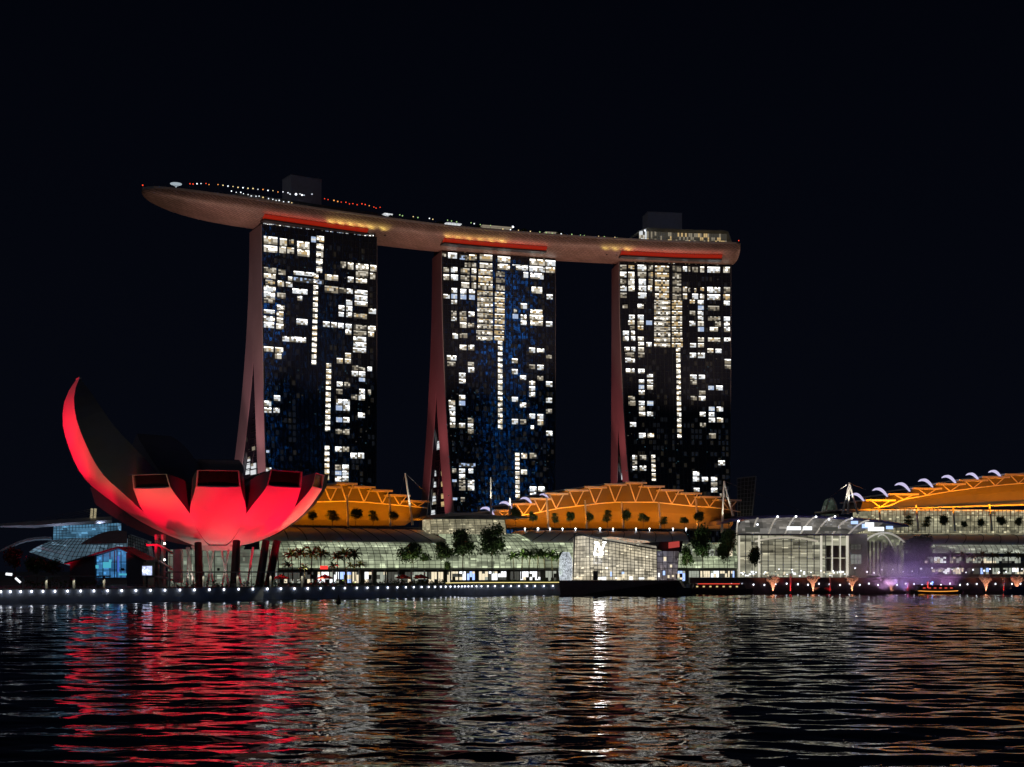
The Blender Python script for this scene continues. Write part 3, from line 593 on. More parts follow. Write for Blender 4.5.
# raised terraces, plant rooms, restaurant and viewing canopy on the deck
mb = MB(); rings = []
for k in range(30):
    s = lerp(sOf(222, -6), sOf(386, -6), k/29); h = 1.6+1.6*min(1, k/4)*min(1, (29-k)/3)
    rings.append([dk(s, -13, DZ+.15), dk(s, -13, DZ+h), dk(s, 10, DZ+h+.8), dk(s, 10, DZ+.15)])
mb.loft(rings, 0); mb.build('pool_terrace', mat('terrace_wall', (.16, .155, .15), .7), sky_root)
def droom(p0, p1, off, dep, z1, name, m):
    a, b = dk(sOf(p0, off), off, 0), dk(sOf(p1, off), off, 0); n = Vector((-(b-a).y, (b-a).x, 0)).normalized()*dep; mb = MB()
    q = [a, b, b+n, a+n]; mb.hexa([p+Vector((0, 0, DZ)) for p in q], [p+Vector((0, 0, z1)) for p in q]); mb.hexa([p+Vector((0, 0, z1)) for p in q], [p+(p-sum(q, Vector())/4).normalized()*.4+Vector((0, 0, z1+.5)) for p in q])
    return mb.build(name, m, sky_root)
PLANT = mat('plant_room_cladding', (.42, .41, .46), .7, var=.08)
droom(291, 321.5, 2, 12, EYE+(HOR-177)/FPX*745, 'plant_room', PLANT)
droom(648, 682, 2, 12, EYE+(HOR-213.5)/FPX*822, 'plant_room', PLANT)
mb = MB(); rings = []
for k in range(25):
    f = k/24; s = lerp(sOf(628, -9), sOf(732, -9), f); h = 8.4*min(1, (f/.16)**.6)*min(1, ((1-f)/.05)**.5 if f < 1 else 0)+.05
    rings.append([dk(s, -11, DZ+h-.35), dk(s, -11.5, DZ+h), dk(s, 8, DZ+h+.6), dk(s, 8, DZ+h-.2)])
mb.loft(rings, 0); rest = mb.build('restaurant_roof', mat('restaurant_roof_paint', (.5, .5, .48), .5), sky_root)
mb = MB(); rr = random.Random(5)
for k in range(46):
    f = .10+.85*k/46; s0 = lerp(sOf(628, -9), sOf(732, -9), f); s1 = lerp(sOf(628, -9), sOf(732, -9), f+.85/46)
    for (z0, z1) in ((.5, 2.6), (2.6, 4.4), (4.4, 6.6)):
        key = rr.choice(['dk', 'dk', 'lo', 'dk', 'dk', 'dk', 'dk', 'warm', 'lo'] if f < .55 else ['warm', 'lo', 'dk', 'dk', 'dk', 'lo', 'dk', 'warm'])
        if f < .17: key = rr.choice(['mid', 'wmid', 'lo', 'dk'])
        mb.face([dk(s0, -10.4, DZ+z0), dk(s1-.15, -10.4, DZ+z0), dk(s1-.15, -10.4, DZ+z1), dk(s0, -10.4, DZ+z1)], WKEYS.index(key))
mb.build('restaurant_glass', WLIST, sky_root)
mb = MB(); s = sOf(176, 0); c = dk(s, 0, DZ)
mb.tube([c, c+Vector((0, 0, 4.6))], .25, 8); mb.loft([[c+Vector((cos(2*pi*j/16)*r, sin(2*pi*j/16)*r, z)) for j in range(16)] for r, z in ((.4, 4.2), (2.8, 5.2), (2.9, 5.5), (.3, 5.7))])
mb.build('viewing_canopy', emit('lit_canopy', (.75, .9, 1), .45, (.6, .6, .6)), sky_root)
DL = {'r': emit('deck_red', (1, .06, .02), 1.6), 'o': emit('deck_orange', (1, .35, .08), 1.3), 'w': emit('deck_white', (.9, .95, 1), 1.6), 'y': emit('deck_yellow', (1, .75, .35), 1.2), 'g': emit('deck_green', (.5, .8, .3), .9), 'B': emit('deck_bright', (.85, .9, 1), 5)}
rr = random.Random(3); dl = []
def zt(px, py, off): s = sOf(px, off); p = dk(s, off, 0); return s, EYE+(HOR-py)/FPX*p.y
for px in range(232, 296, 4): dl.append((px+rr.uniform(-1, 1), 'wwyw'[rr.randrange(4)], 191.5+(px-232)*.19+rr.uniform(-1.2, .8)))
for px in range(218, 290, 5): dl.append((px, 'wyyo'[rr.randrange(4)], 184.5+(px-218)*.12+rr.uniform(-.5, .5)))
for px in (190, 193, 197, 201, 206, 209): dl.append((px, 'woror'[rr.randrange(5)], 184+rr.uniform(-.6, .6)))
for px in range(325, 384, 4): dl.append((px+rr.uniform(-1, 1), 'rrro'[rr.randrange(4)], 199.4+(px-325)*.15+rr.uniform(-1, 1)))
for px in (290, 296, 300, 304, 312): dl.append((px, 'rwB'[rr.randrange(3)], 194.5+rr.uniform(-1, 1)))
for px in range(388, 640, 8): dl.append((px+rr.uniform(-4, 4), 'wgyg'[rr.randrange(4)], 214+(px-388)*.11 if px < 500 else 229+(px-500)*.075))
dl += [(142.5, 'r', 185.2), (513, 'B', 226.8), (645, 'B', 230.5), (739.5, 'r', 240.6), (302, 'B', 195)]
for px, ck, py in dl[:97]:
    off = -13.5 if 222 < px < 386 else -10
    if px < 170: off = 0
    s, z = zt(px, py, off); c = dk(s, off, max(z, DZ+.4)); mb = MB()
    r = .30 if ck != 'B' else .45
    mb.ball(c, r*rr.uniform(.8, 1.3), 6, 4); mb.tube([(c.x, c.y, DZ), c-Vector((0, 0, r*.8))], .05, 5, mi=1); mb.build('deck_light', [DL[ck], DARK], sky_root)
mb = MB()                                                        # lit canopies beside the pools
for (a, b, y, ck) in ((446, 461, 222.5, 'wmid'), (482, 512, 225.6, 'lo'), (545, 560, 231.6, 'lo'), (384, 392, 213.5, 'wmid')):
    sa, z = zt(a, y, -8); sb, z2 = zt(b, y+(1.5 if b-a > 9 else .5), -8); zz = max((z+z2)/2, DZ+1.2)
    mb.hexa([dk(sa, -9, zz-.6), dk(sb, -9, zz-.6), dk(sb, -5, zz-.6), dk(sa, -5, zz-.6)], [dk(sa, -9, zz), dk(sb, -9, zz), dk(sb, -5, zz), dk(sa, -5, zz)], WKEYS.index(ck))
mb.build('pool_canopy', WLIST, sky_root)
# red light coves under the hull, one over each tower
for tw in towers:
    mb = MB(); n = 24; rings = []
    pa, pb = tw.p(1.0, 0, 187), tw.p(tw.W-5.5, 0, 187); px_ = lambda p: 512+FPX*p.x/p.y
    sa, sb = sOf(px_(pa), -14), sOf(px_(pb), -14)
    for k in range(n+1):
        s = lerp(sa, sb, k/n); rings.append([dk(s, -15.2, 189.3), dk(s, -15.4, 190.4), dk(s, -12.5, 191.2), dk(s, -12.5, 188.5)])
    mb.loft(rings, 0); mb.build('red_light_cove', RED_LED, tw.root)
    mb = MB(); rings = []
    for k in range(n+1):
        s = lerp(sa, sb, k/n); rings.append([dk(s, -14.6, 187.6), dk(s, -14.6, 188.4), dk(s, -9, 188.4), dk(s, -9, 187.6)])
    mb.loft(rings, 0); mb.build('cove_lip', DARK, tw.root)
    n_ = 3
    for q in range(n_):                                          # the light the red strip throws on the hull
        s0, s1 = lerp(sa, sb, q/n_), lerp(sa, sb, (q+1)/n_); a_, b_ = dk(s0, -16.4, 188.9), dk(s1, -16.4, 188.9); c_ = (a_+b_)/2; t_ = (b_-a_).normalized()
        o = lamp('AREA', 'red_strip_light', c_, 230, (1, .05, .015), None, size=(b_-a_).length, sy=.4); zx = -Vector((0, 0, 1)); o.rotation_euler = Matrix((t_, zx.cross(t_), zx)).transposed().to_euler(); o.parent = tw.root; o.location = c_-Vector(tw.root['_o'])
# ------------------------------------------------------------------ flower shaped museum
MC = G(218, 430, 0); GZ = 3.3
museum = thing('flower_museum', (MC.x, MC.y, GZ), 'white flower shaped museum glowing red, tall curved petal on its left', 'museum')
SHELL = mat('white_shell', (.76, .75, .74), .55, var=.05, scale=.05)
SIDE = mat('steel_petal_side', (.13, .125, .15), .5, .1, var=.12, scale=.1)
VOID = mat('dark_skylight_glass', (.012, .010, .012), .15)
RIM = mat('skylight_rim', (.5, .48, .48), .5)
def resample(tab, n):
    acc = [0]
    for a, b in zip(tab, tab[1:]): acc.append(acc[-1]+math.dist(a[:2], b[:2]))
    return [catm(tab, acc, acc[-1]*k/n) for k in range(n+1)]
def catm(tab, acc, s):
    i = 0
    while i < len(acc)-2 and acc[i+1] < s: i += 1
    t = (s-acc[i])/max(1e-6, acc[i+1]-acc[i]); q = [tab[max(i-1, 0)], tab[i], tab[i+1], tab[min(i+2, len(tab)-1)]]
    return tuple(.5*(2*q[1][k]+(q[2][k]-q[0][k])*t+(2*q[0][k]-5*q[1][k]+4*q[2][k]-q[3][k])*t*t+(3*q[1][k]-q[0][k]-3*q[2][k]+q[3][k])*t**3) for k in range(len(tab[0])))
def petal(az, outer, inner, open_w, open_h, lean=.0, lit=True):
    """az: degrees from the viewer, to the right; outer: (radius, height, half width) from pole to rim; inner: (radius, height) from rim to pole"""
    a = radians(az+12); er = Vector((sin(a), -cos(a), 0)); et = Vector((cos(a), sin(a), 0))
    def q(r, w, z): return MC+er*r+et*w+Vector((0, 0, z))
    out = resample(outer, 22); n = 8
    mb = MB(); rings = []
    for r, z, w in out:
        rings.append([q(r-.045*r*(1-cos(x))*0-(w*x)**2/(2*38), w*x, z+(w*x)**2/(2*38)*.35) for x in [-1+2*j/n for j in range(n+1)]])
    mb.loft(rings, 0, closed=False, caps=False)
    o = mb.build('petal', SHELL, museum, smooth=True, loc=MC+Vector((0, 0, 20)))
    L = [r[0] for r in rings]; R = [r[-1] for r in rings]
    ins = resample(inner, 22)[::-1]                      # from pole to rim
    wi = [out[k][2]*.93 for k in range(23)]
    IL = [q(ins[k][0], -wi[k], ins[k][1]) for k in range(23)]; IR = [q(ins[k][0], wi[k], ins[k][1]) for k in range(23)]
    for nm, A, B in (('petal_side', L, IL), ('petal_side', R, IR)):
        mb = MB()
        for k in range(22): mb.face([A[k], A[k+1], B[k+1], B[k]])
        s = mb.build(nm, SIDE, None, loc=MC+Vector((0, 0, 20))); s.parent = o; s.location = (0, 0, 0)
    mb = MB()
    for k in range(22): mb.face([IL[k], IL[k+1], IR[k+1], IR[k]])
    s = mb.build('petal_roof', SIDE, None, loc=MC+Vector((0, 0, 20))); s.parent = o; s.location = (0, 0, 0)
    # the skylight that closes the end, with its thin bright rim
    e = [rings[-1][0], rings[-1][-1], IR[-1], IL[-1]]
    c = sum(e, Vector())/4; ins_ = [p+(c-p)*.07 for p in e]; nrm = (e[1]-e[0]).cross(e[3]-e[0]).normalized()
    if nrm.dot(er) < 0: nrm = -nrm
    back = [p-nrm*.6 for p in ins_]
    mb = MB()
    for k in range(4):
        kk = (k+1) % 4; mb.face([e[k], e[kk], ins_[kk], ins_[k]]); mb.face([ins_[k], ins_[kk], back[kk], back[k]])
    row = rings[-1]
    mb.face(list(row)+[e[1]+(e[0]-e[1])*.001])
    s = mb.build('skylight_rim', RIM if open_w else SHELL, None, loc=MC+Vector((0, 0, 20))); s.parent = o; s.location = (0, 0, 0)
    mb = MB(); mb.face(back); s = mb.build('skylight', VOID, None, loc=MC+Vector((0, 0, 20))); s.parent = o; s.location = (0, 0, 0)
    return o
def bowl(R, zr, wtop, k=1.0, h=5.0, z0=15.2, dz=0.0):
    """petal on the bowl: radius R at its rim, rim at height zr"""
    o = []
    H = zr-z0
    for f in (0.0, .25, .45, .62, .76, .87, .95, 1.0):
        r = R*f; sph = (R*R+H*H)/(2*H); z = z0+sph-sqrt(max(0, sph*sph-r*r))
        w = min(r*math.tan(radians(17.75)) if f < .80 else 99, wtop+(.80*R*math.tan(radians(18))-wtop)*(1-f)/.20 if f >= .80 else 99)
        o.append((r, z+dz*(1-f), max(w, .15)))
    return o
inn = [(33.3, 36.6), (26, 34.0), (17, 29.5), (8, 24.5), (2, 22)]
petal(0, bowl(32.6, 31.8, 6.3), inn, 1, 1)
petal(36, bowl(32.6, 32.4, 6.3, dz=-.45), [(33.3, 37.2), (26, 34.5), (17, 30), (8, 25), (2, 22)], 1, 1)
petal(72, bowl(31.6, 33.2, 6.2), [(32.0, 37.6), (26, 35.5), (17, 31), (8, 25), (2, 22)], 1, 1)
petal(-36, bowl(32.2, 31.6, 6.6, dz=-.45), [(32.8, 35.6), (26, 34), (17, 30), (8, 25), (2, 22)], 1, 1)
petal(108, bowl(33.5, 34, 6.5), [(34, 38.5), (26, 35.5), (17, 31), (8, 25), (2, 22)], 1, 1)
petal(144, bowl(34, 36, 7), [(34.5, 41), (26, 38), (17, 33), (8, 26), (2, 22)], 1, 1)
petal(180, bowl(35, 39, 7.5), [(35.5, 45), (26, 42), (17, 35), (8, 27), (2, 22)], 1, 1)
petal(-144, [(.0, 15.2, .2), (9, 16.3, 2.9), (18, 19.6, 5.8), (27, 26, 8.6), (33, 34, 9.2), (36, 42, 8.5), (37, 48, 7)], [(34, 52), (26, 46), (17, 37), (8, 28), (2, 22)], 1, 1)
petal(-108, bowl(36.5, 28.0, 8.5), [(37.5, 33.5), (28, 32), (18, 29), (8, 25), (2, 22)], 1, 1)
petal(-72, [(0, 15.2, .2), (8, 16.6, 2.6), (15.5, 19.3, 5.0), (24, 23.6, 7.7), (32.5, 29.6, 10.2), (38.3, 34.2, 10.9), (41.6, 39, 10.7), (44.2, 45.5, 9.9), (45.6, 51.5, 8.6), (45.2, 57.6, 6.2), (43.6, 61.8, 3.8), (42.4, 63.8, 2.3)],
      [(41.6, 63.7), (38, 56.5), (34, 50), (28, 43.5), (20.5, 36.5), (10, 28), (2, 22)], 0, 0)
# dark raking columns, white lattice struts, glazed lobby
for px, pt, D, yb in ((198, 199.5, 412, 586), (236.5, 234, 402, 586), (266, 259, 404, 586), (277, 268, 407, 586)):
    mb = MB(); t = P(px, 543 if px < 210 else 541, D+4); b = G(pt, D, GZ); mb.tube([b, t], [1.25, 1.1], 10); mb.build('column', BLACK, museum)
for x0, x1 in ((187, 189), (194, 187), (207, 214), (214, 206), (222, 229), (229, 221), (241, 236), (247, 253)):
    mb = MB(); mb.tube([G(x0, 424, GZ), P(x1, 547, 424)], .34, 8); mb.build('strut', WHITE, museum)
LOBBY = glow_glass('lobby_glass', (.62, .72, .55), .20, (.3, .3, .3), .3, 1.2, seed=3)
mb = MB(); mb.loft([[MC+Vector((cos(2*pi*j/28)*17, 8+sin(2*pi*j/28)*13, z)) for j in range(28)] for z in (GZ, 14.6)]); lob = mb.build('lobby', LOBBY, museum)
mb = MB()
for j in range(28):
    p = MC+Vector((cos(2*pi*j/28)*17.08, 8+sin(2*pi*j/28)*13.08, 0)); mb.bar(p+Vector((0, 0, GZ)), p+Vector((0, 0, 14.6)), .22)
for z in (6.3, 9.5, 12.4):
    for j in range(28):
        p, q = (MC+Vector((cos(2*pi*(j+e)/28)*17.1, 8+sin(2*pi*(j+e)/28)*13.1, z)) for e in (0, 1)); mb.bar(p, q, .16)
s = mb.build('lobby_mullions', DARK, None, loc=lob['_o']); s.parent = lob; s.location = (0, 0, 0)
mb = MB(); mb.box(P(176.5, 566, 415)+Vector((0, 2, 0)), (2.3, 3, 10)); mb.build('lift_shaft', mat('pale_shaft', (.5, .48, .47), .7), museum)
mb = MB(); mb.loft([[MC+Vector((cos(2*pi*j/24)*r, sin(2*pi*j/24)*r, z)) for j in range(24)] for r, z in ((7.5, 14.2), (8.2, 15.6), (6, 16.4))]); mb.build('bowl_hub', SHELL, museum)
# outside stair beside it
stc = G(160, 404, GZ); st = thing('stair_tower', tuple(stc), 'pale outside stair tower between the blue glass house and the flower museum', 'stairs')
PST = mat('stair_paint', (.34, .32, .31), .6)
for px in (157, 163.3):
    mb = MB(); a = G(px, 404, GZ); mb.box(a+Vector((0, 0, 7.6)), (.75, 2.6, 15.2)); mb.build('mast_wall', PST, st)
for y0, y1 in ((545, 553), (561, 569.5), (576.5, 580)):
    mb = MB(); a, b, c = P(147.5, y0, 402), P(159, y0, 402), P(172, y1, 402)
    rings = [[p+Vector((0, -1.3, -.28)), p+Vector((0, 1.3, -.28)), p+Vector((0, 1.3, .28)), p+Vector((0, -1.3, .28))] for p in (a, b, c)]; mb.loft(rings); mb.build('flight', PST, st)
for y in (543.5, 559.8):
    mb = MB(); mb.ball(P(164.5, y, 401.5), .32, 8, 5); mb.build('stair_lamp', emit('stair_lamp_glow', (1, .95, .85), 5), st)
# red floodlights standing round the pool, aimed at the petals
RED = (1.0, .0015, .030)
def flood(loc, target, e, col, ang=60, label=None, size=.5, group='floodlights aimed at the flower museum', nm='floodlight'):
    loc = Vector(loc); target = Vector(target); d = (target-loc).normalized()
    t = thing(nm, tuple(loc-Vector((0, 0, .7))), label or 'small black floodlight on the ground below the red flower museum', 'floodlight', group)
    mb = MB(); mb.bar(loc-d*.55, loc-d*.12, .7, .6); mb.build('housing', FLOODBODY, t)
    mb = MB(); mb.bar(loc-Vector((0, 0, .7)), loc-d*.3, .12); mb.build('bracket', FLOODBODY, t)
    lamp('SPOT', 'flood_lamp', loc, e, col, target, size, ang, .6, parent=t)
def pol(az, r, z): a = radians(az+12); return MC+Vector((sin(a)*r, -cos(a)*r, z))
KR = 30000
for az, r, rt, zt_, e in ((0, 44, 27, 25, .95), (36, 44, 27, 25, 1.0), (60, 36, 26, 25, .75), (-36, 44, 27, 25, .92), (-72, 50, 37, 34, .8)):
    flood(pol(az, r, 8.7 if -60 < az < 50 else 4.0), pol(az, rt, zt_), KR*e, RED, 54 if az == -36 else 64)
flood(pol(84, 40, 4.0), pol(74, 29.5, 29), KR*1.1, RED, 48)
flood(pol(-54, 50, 4.0), pol(-58, 28, 26), KR*.5, RED, 50)
flood(pol(-80, 66, 4.0), pol(-72, 43, 58), KR*3.4, RED, 38)
flood(pol(-80, 105, 4.5), pol(-72, 43, 59), KR*8, RED, 20)
flood(pol(-64, 66, 4.0), pol(-72, 42, 50), KR*1.6, RED, 34)
for az in (-95, 0, 36, 72): flood(pol(az, 19, 4.0), pol(az, 15, 19), 4200, RED, 90)
for az in (-50, 0, 50): flood(pol(az, 10, 4.0), pol(az, 9, 16), 700, (1, .86, .72), 120, label='small white floodlight under the middle of the red bowl', group='white floodlights under the bowl')
# ------------------------------------------------------------------ shopping halls
AMBER = (1.0, .255, .002)
SOFFIT = mat('canopy_soffit', (.115, .105, .09), .7, var=.14, scale=.05)
TRUSS = mat('truss_paint', (.86, .84, .78), .5, var=.04)
PLATE = mat('canopy_plate', (.55, .53, .5), .5)
POST = mat('post_paint', (.66, .64, .58), .4)
SHOP = [emit('shop_white', (.95, .98, 1), 1.7, sample=True), emit('shop_warm', (1, .86, .6), 1.0, sample=True), emit('shop_soft', (.8, .85, .7), .45, sample=True), emit('shop_dim', (.5, .5, .42), .12), emit('shop_blue', (.35, .5, 1), 1.6, sample=True), DARK]
def shops(fr, px0, px1, y0, y1, root, rnd, d=-.1, wts=(3, 3, 3, 3, .5), pitch=4.6, names='shop_window'):
    u = fr.u(px0); e = fr.u(px1)
    while u < e-1:
        w = min(pitch*rnd.uniform(.6, 1.3), e-u); c = (u+w/2)
        pxm = lambda uu: 512+FPX*fr.p(uu, d, 0).x/fr.p(uu, d, 0).y
        px = pxm(c); zt_, zb = fr.z(px, y0), fr.z(px, y1); mb = MB()
        n = max(2, round(w/1.2)); kind = rnd.choices(range(5), wts)[0]
        for i in range(n):
            for r_, (a, b) in enumerate(((0, .35), (.35, .75), (.75, 1))):
                k = kind if rnd.random() < (.75 if r_ else .35) else rnd.choice((3, 3, 2, 1, 5))
                ua, ub = u+w*i/n+.05, u+w*(i+1)/n-.05
                mb.face([fr.p(ua, d, lerp(zb, zt_, a)), fr.p(ub, d, lerp(zb, zt_, a)), fr.p(ub, d, lerp(zb, zt_, b)), fr.p(ua, d, lerp(zb, zt_, b))], k)
        o = mb.build(names, SHOP, root)
        u += w+rnd.choice((.3, .4, .5, 1.6))
def grid_on(mb, f, us, vs, w=.12):
    """bars along a surface f(u, v)"""
    for u in us:
        pts = [f(u, v) for v in vs]
        for a, b in zip(pts, pts[1:]): mb.bar(a, b, w)
    for v in vs:
        pts = [f(u, v) for u in us]
        for a, b in zip(pts, pts[1:]): mb.bar(a, b, w)
def barrel(root, fr, px0, px1, ytop, ybot, depth, gm, name, hang=0.0, nu=None, curve=.75, skewl=0, skewr=0):
    """glass wall bulging toward the water: vertical below, curving back above"""
    u0, u1 = fr.u(px0), fr.u(px1); nu = nu or max(4, int((u1-u0)/2.3)); nv = 9
    pm = (px0+px1)/2; z1, z0 = fr.z(pm, ytop), fr.z(pm, ybot)
    def f(u, v):
        k = (u-u0)/(u1-u0); t = v*pi/2*curve; s = 1-cos(t); m = 1-cos(pi/2*curve)
        uu = u+(skewl*(1-k)+skewr*k)*s/m
        return fr.p(uu, depth*s/m+.0, z0+(z1-z0)*sin(t)/sin(pi/2*curve))
    us = [lerp(u0, u1, i/nu) for i in range(nu+1)]; vs = [i/nv for i in range(nv+1)]
    mb = MB(); rings = [[f(u, v) for v in vs]+[f(u, 1)+fr.n*6, f(u, 0)+fr.n*(depth+6)] for u in us]
    mb.loft(rings); g = mb.build(name, gm, root)
    mb = MB(); grid_on(mb, lambda u, v: f(u, v)-fr.n*.1, us, vs, .13); s = mb.build('mullions', DARK, None, loc=g['_o']); s.parent = g; s.location = (0, 0, 0)
    return f
def roof_band(root, fr, px0, px1, y0, y1, dep0, dep1, tl=0, tr=0, m=None):
    """dark metal roof that curves up and back; tl/tr pull in its upper ends"""
    u0, u1 = fr.u(px0), fr.u(px1); pm = (px0+px1)/2; za, zb = fr.z(pm, y1), fr.z(pm, y0); mb = MB(); rings = []
    for i in range(41):
        k = i/40; u = lerp(u0, u1, k); ring = []
        for j in range(9):
            t = j/8*pi/2; ring.append(fr.p(lerp(u, lerp(u0+tl, u1-tr, k), sin(t)), dep0+(dep1-dep0)*(1-cos(t)), za+(zb-za)*sin(t)))
        ring += [fr.p(lerp(u0+tl, u1-tr, k), dep1+14, zb), fr.p(u, dep1+14, za-.4), fr.p(u, dep0+.2, za-.5)]
        rings.append(ring)
    mb.loft(rings)
    for i in range(0, 41, 4):
        r = rings[i]
        for a, b in zip(r[:9], r[1:9]): mb.bar(a+Vector((0, -.05, .06)), b+Vector((0, -.05, .06)), .22, mi=1)
    mb.build('roof', [m or ROOF, DARK], root)
rnd = random.Random(21)
GG1 = glow_glass('hall_glass_green', (.66, .80, .46), .38, (.16, .16, .45), .12, 1.5, (.78, .82, .60), seed=1)
GG2 = glow_glass('hall_glass_cream', (1.0, .84, .48), .34, (.25, .25, .5), .3, 1.3, (.80, .78, .55), seed=5)
# hall beside the museum
M1 = PF(272, 455, 452, 490)
h1 = thing('shopping_hall', tuple(M1.p(M1.L/2, 10, 3.3)), 'low shopping hall with greenish glass front behind the palms beside the museum', 'shopping hall')
mb = MB(); mb.hexa([M1.p(0, .6, 3.3), M1.p(M1.L, .6, 3.3), M1.p(M1.L, 40, 3.3), M1.p(0, 40, 3.3)], [M1.p(0, .6, 9.2), M1.p(M1.L, .6, 9.2), M1.p(M1.L, 40, 9.2), M1.p(0, 40, 9.2)]); mb.build('shop_storey', mat('shop_wall', (.10, .10, .095), .7), h1)
mb = MB(); mb.hexa([M1.p(0, -3, 8.3), M1.p(M1.L, -3, 8.3), M1.p(M1.L, .6, 8.5), M1.p(0, .6, 8.5)], [M1.p(0, -3, 8.6), M1.p(M1.L, -3, 8.6), M1.p(M1.L, .6, 9.0), M1.p(0, .6, 9.0)]); mb.build('awning', DARK, h1)
shops(M1, 274, 451, 572, 583, h1, rnd, d=.5, wts=(2, 3, 3, 3, .6))
barrel(h1, M1, 272, 447, 541, 568, 5, GG1, 'glass_front')
roof_band(h1, M1, 272, 452, 527.5, 540.5, 2.5, 10, 0, 8)
for px in range(330, 450, 13):
    mb = MB(); u = M1.u(px); mb.tube([M1.p(u, -2.6, 3.3), M1.p(u, -2.6, 8.3)], .28, 8); mb.build('pillar', POST, h1)
# entrance pavilion with the bell of glass
E1 = PF(428, 486, 545, 508)
h2 = thing('glass_pavilion', tuple(E1.p(E1.L/2, 8, 3.3)), 'glass entrance pavilion with flat dark curved roof and cream lit upper windows', 'pavilion')
mb = MB(); mb.hexa([E1.p(E1.u(446), .6, 3.3), E1.p(E1.L, .6, 3.3), E1.p(E1.L, 30, 3.3), E1.p(E1.u(446), 30, 3.3)], [E1.p(E1.u(446), .6, 9.2), E1.p(E1.L, .6, 9.2), E1.p(E1.L, 30, 9.2), E1.p(E1.u(446), 30, 9.2)]); mb.build('shop_storey', MATS['shop_wall'], h2)
mb = MB(); a, b = E1.u(440), E1.L+6; mb.hexa([E1.p(a, -3, 8.3), E1.p(b, -3, 8.3), E1.p(b, .6, 8.5), E1.p(a, .6, 8.5)], [E1.p(a, -3, 8.6), E1.p(b, -3, 8.6), E1.p(b, .6, 9.0), E1.p(a, .6, 9.0)]); mb.build('awning', DARK, h2)
shops(E1, 447, 544, 571.5, 580, h2, rnd, d=.5, wts=(8, 2, 2, 2, 1), pitch=4)
barrel(h2, E1, 446, 545, 533, 568, 4, GG1, 'glass_bell', skewl=2, skewr=-9)
barrel(h2, E1, 431, 506, 519, 534, 1.2, GG2, 'upper_glass', curve=.4)
mb = MB(); rings = []
for i in range(25):
    k = i/24; px = lerp(428, 512, k); u = E1.u(px); y = 518.2-6.2*sin(pi*min(1, max(0, k*.95+.02)))**.8; z = E1.z(px, y); zl = E1.z(px, 519.2)
    rings.append([E1.p(u, -3.5, zl), E1.p(u, -3.5, max(zl+.3, lerp(zl, z, .5))), E1.p(u, 4, max(zl+.4, z)), E1.p(u, 16, max(zl+.5, z)), E1.p(u, 16, zl)])
mb.loft(rings); mb.build('roof', mat('dark_roof', (.12, .12, .125), .5), h2)
mb = MB(); u0, u1 = E1.u(506), E1.u(537); mb.hexa([E1.p(u0, -1, E1.z(520, 518.4)), E1.p(u1, 2, E1.z(520, 517.5)), E1.p(u1, 9, E1.z(520, 517.5)), E1.p(u0, 9, E1.z(520, 518.4))], [E1.p(u0, -1, E1.z(520, 515.5)), E1.p(u1, 2, E1.z(520, 516.5)), E1.p(u1, 9, E1.z(520, 516.5)), E1.p(u0, 9, E1.z(520, 515.5))]); mb.build('roof_wing', MATS['dark_roof'], h2)
# long hall behind the crystal pavilion
M2 = PF(518, 506, 742, 540)
h3 = thing('shopping_hall', tuple(M2.p(M2.L/2, 10, 3.3)), 'long shopping hall under the widest amber canopy, behind the crystal pavilion', 'shopping hall')
mb = MB(); mb.hexa([M2.p(0, .6, 3.3), M2.p(M2.L, .6, 3.3), M2.p(M2.L, 40, 3.3), M2.p(0, 40, 3.3)], [M2.p(0, .6, 9.2), M2.p(M2.L, .6, 9.2), M2.p(M2.L, 40, 9.2), M2.p(0, 40, 9.2)]); mb.build('shop_storey', MATS['shop_wall'], h3)
shops(M2, 546, 735, 571, 581, h3, rnd, d=.5, wts=(5, 2, 3, 2, 1.2), pitch=4)
barrel(h3, M2, 528, 740, 541.5, 568, 5, GG1, 'glass_front')
shops(M2, 680, 732, 549, 556, h3, rnd, d=-.4, wts=(2, 1, 4, 3, .3), pitch=4)
roof_band(h3, M2, 516, 692, 530, 541.2, 2.5, 10, 9, 0)
for i, px in enumerate((525, 538, 550, 562.5, 575.5, 600, 613, 636, 649.5, 673, 686)):
    mb = MB(); c = M2.at(px, 528.6, 8); mb.ball(c, .38 if i in (1, 5) else .28, 8, 5); mb.bar(c-Vector((0, 0, 1)), c, .1); mb.build('roof_lamp', emit('roof_lamp_glow', (.9, .95, 1), 5, sample=False), h3)
    if i in (1, 3, 5, 7, 9): lamp('SPOT', 'post_lamp', M2.at(px, 528.2, 1.5), 700, (1, .93, .8), M2.at(px, 510, 8), .2, 80, .6, parent=h3)

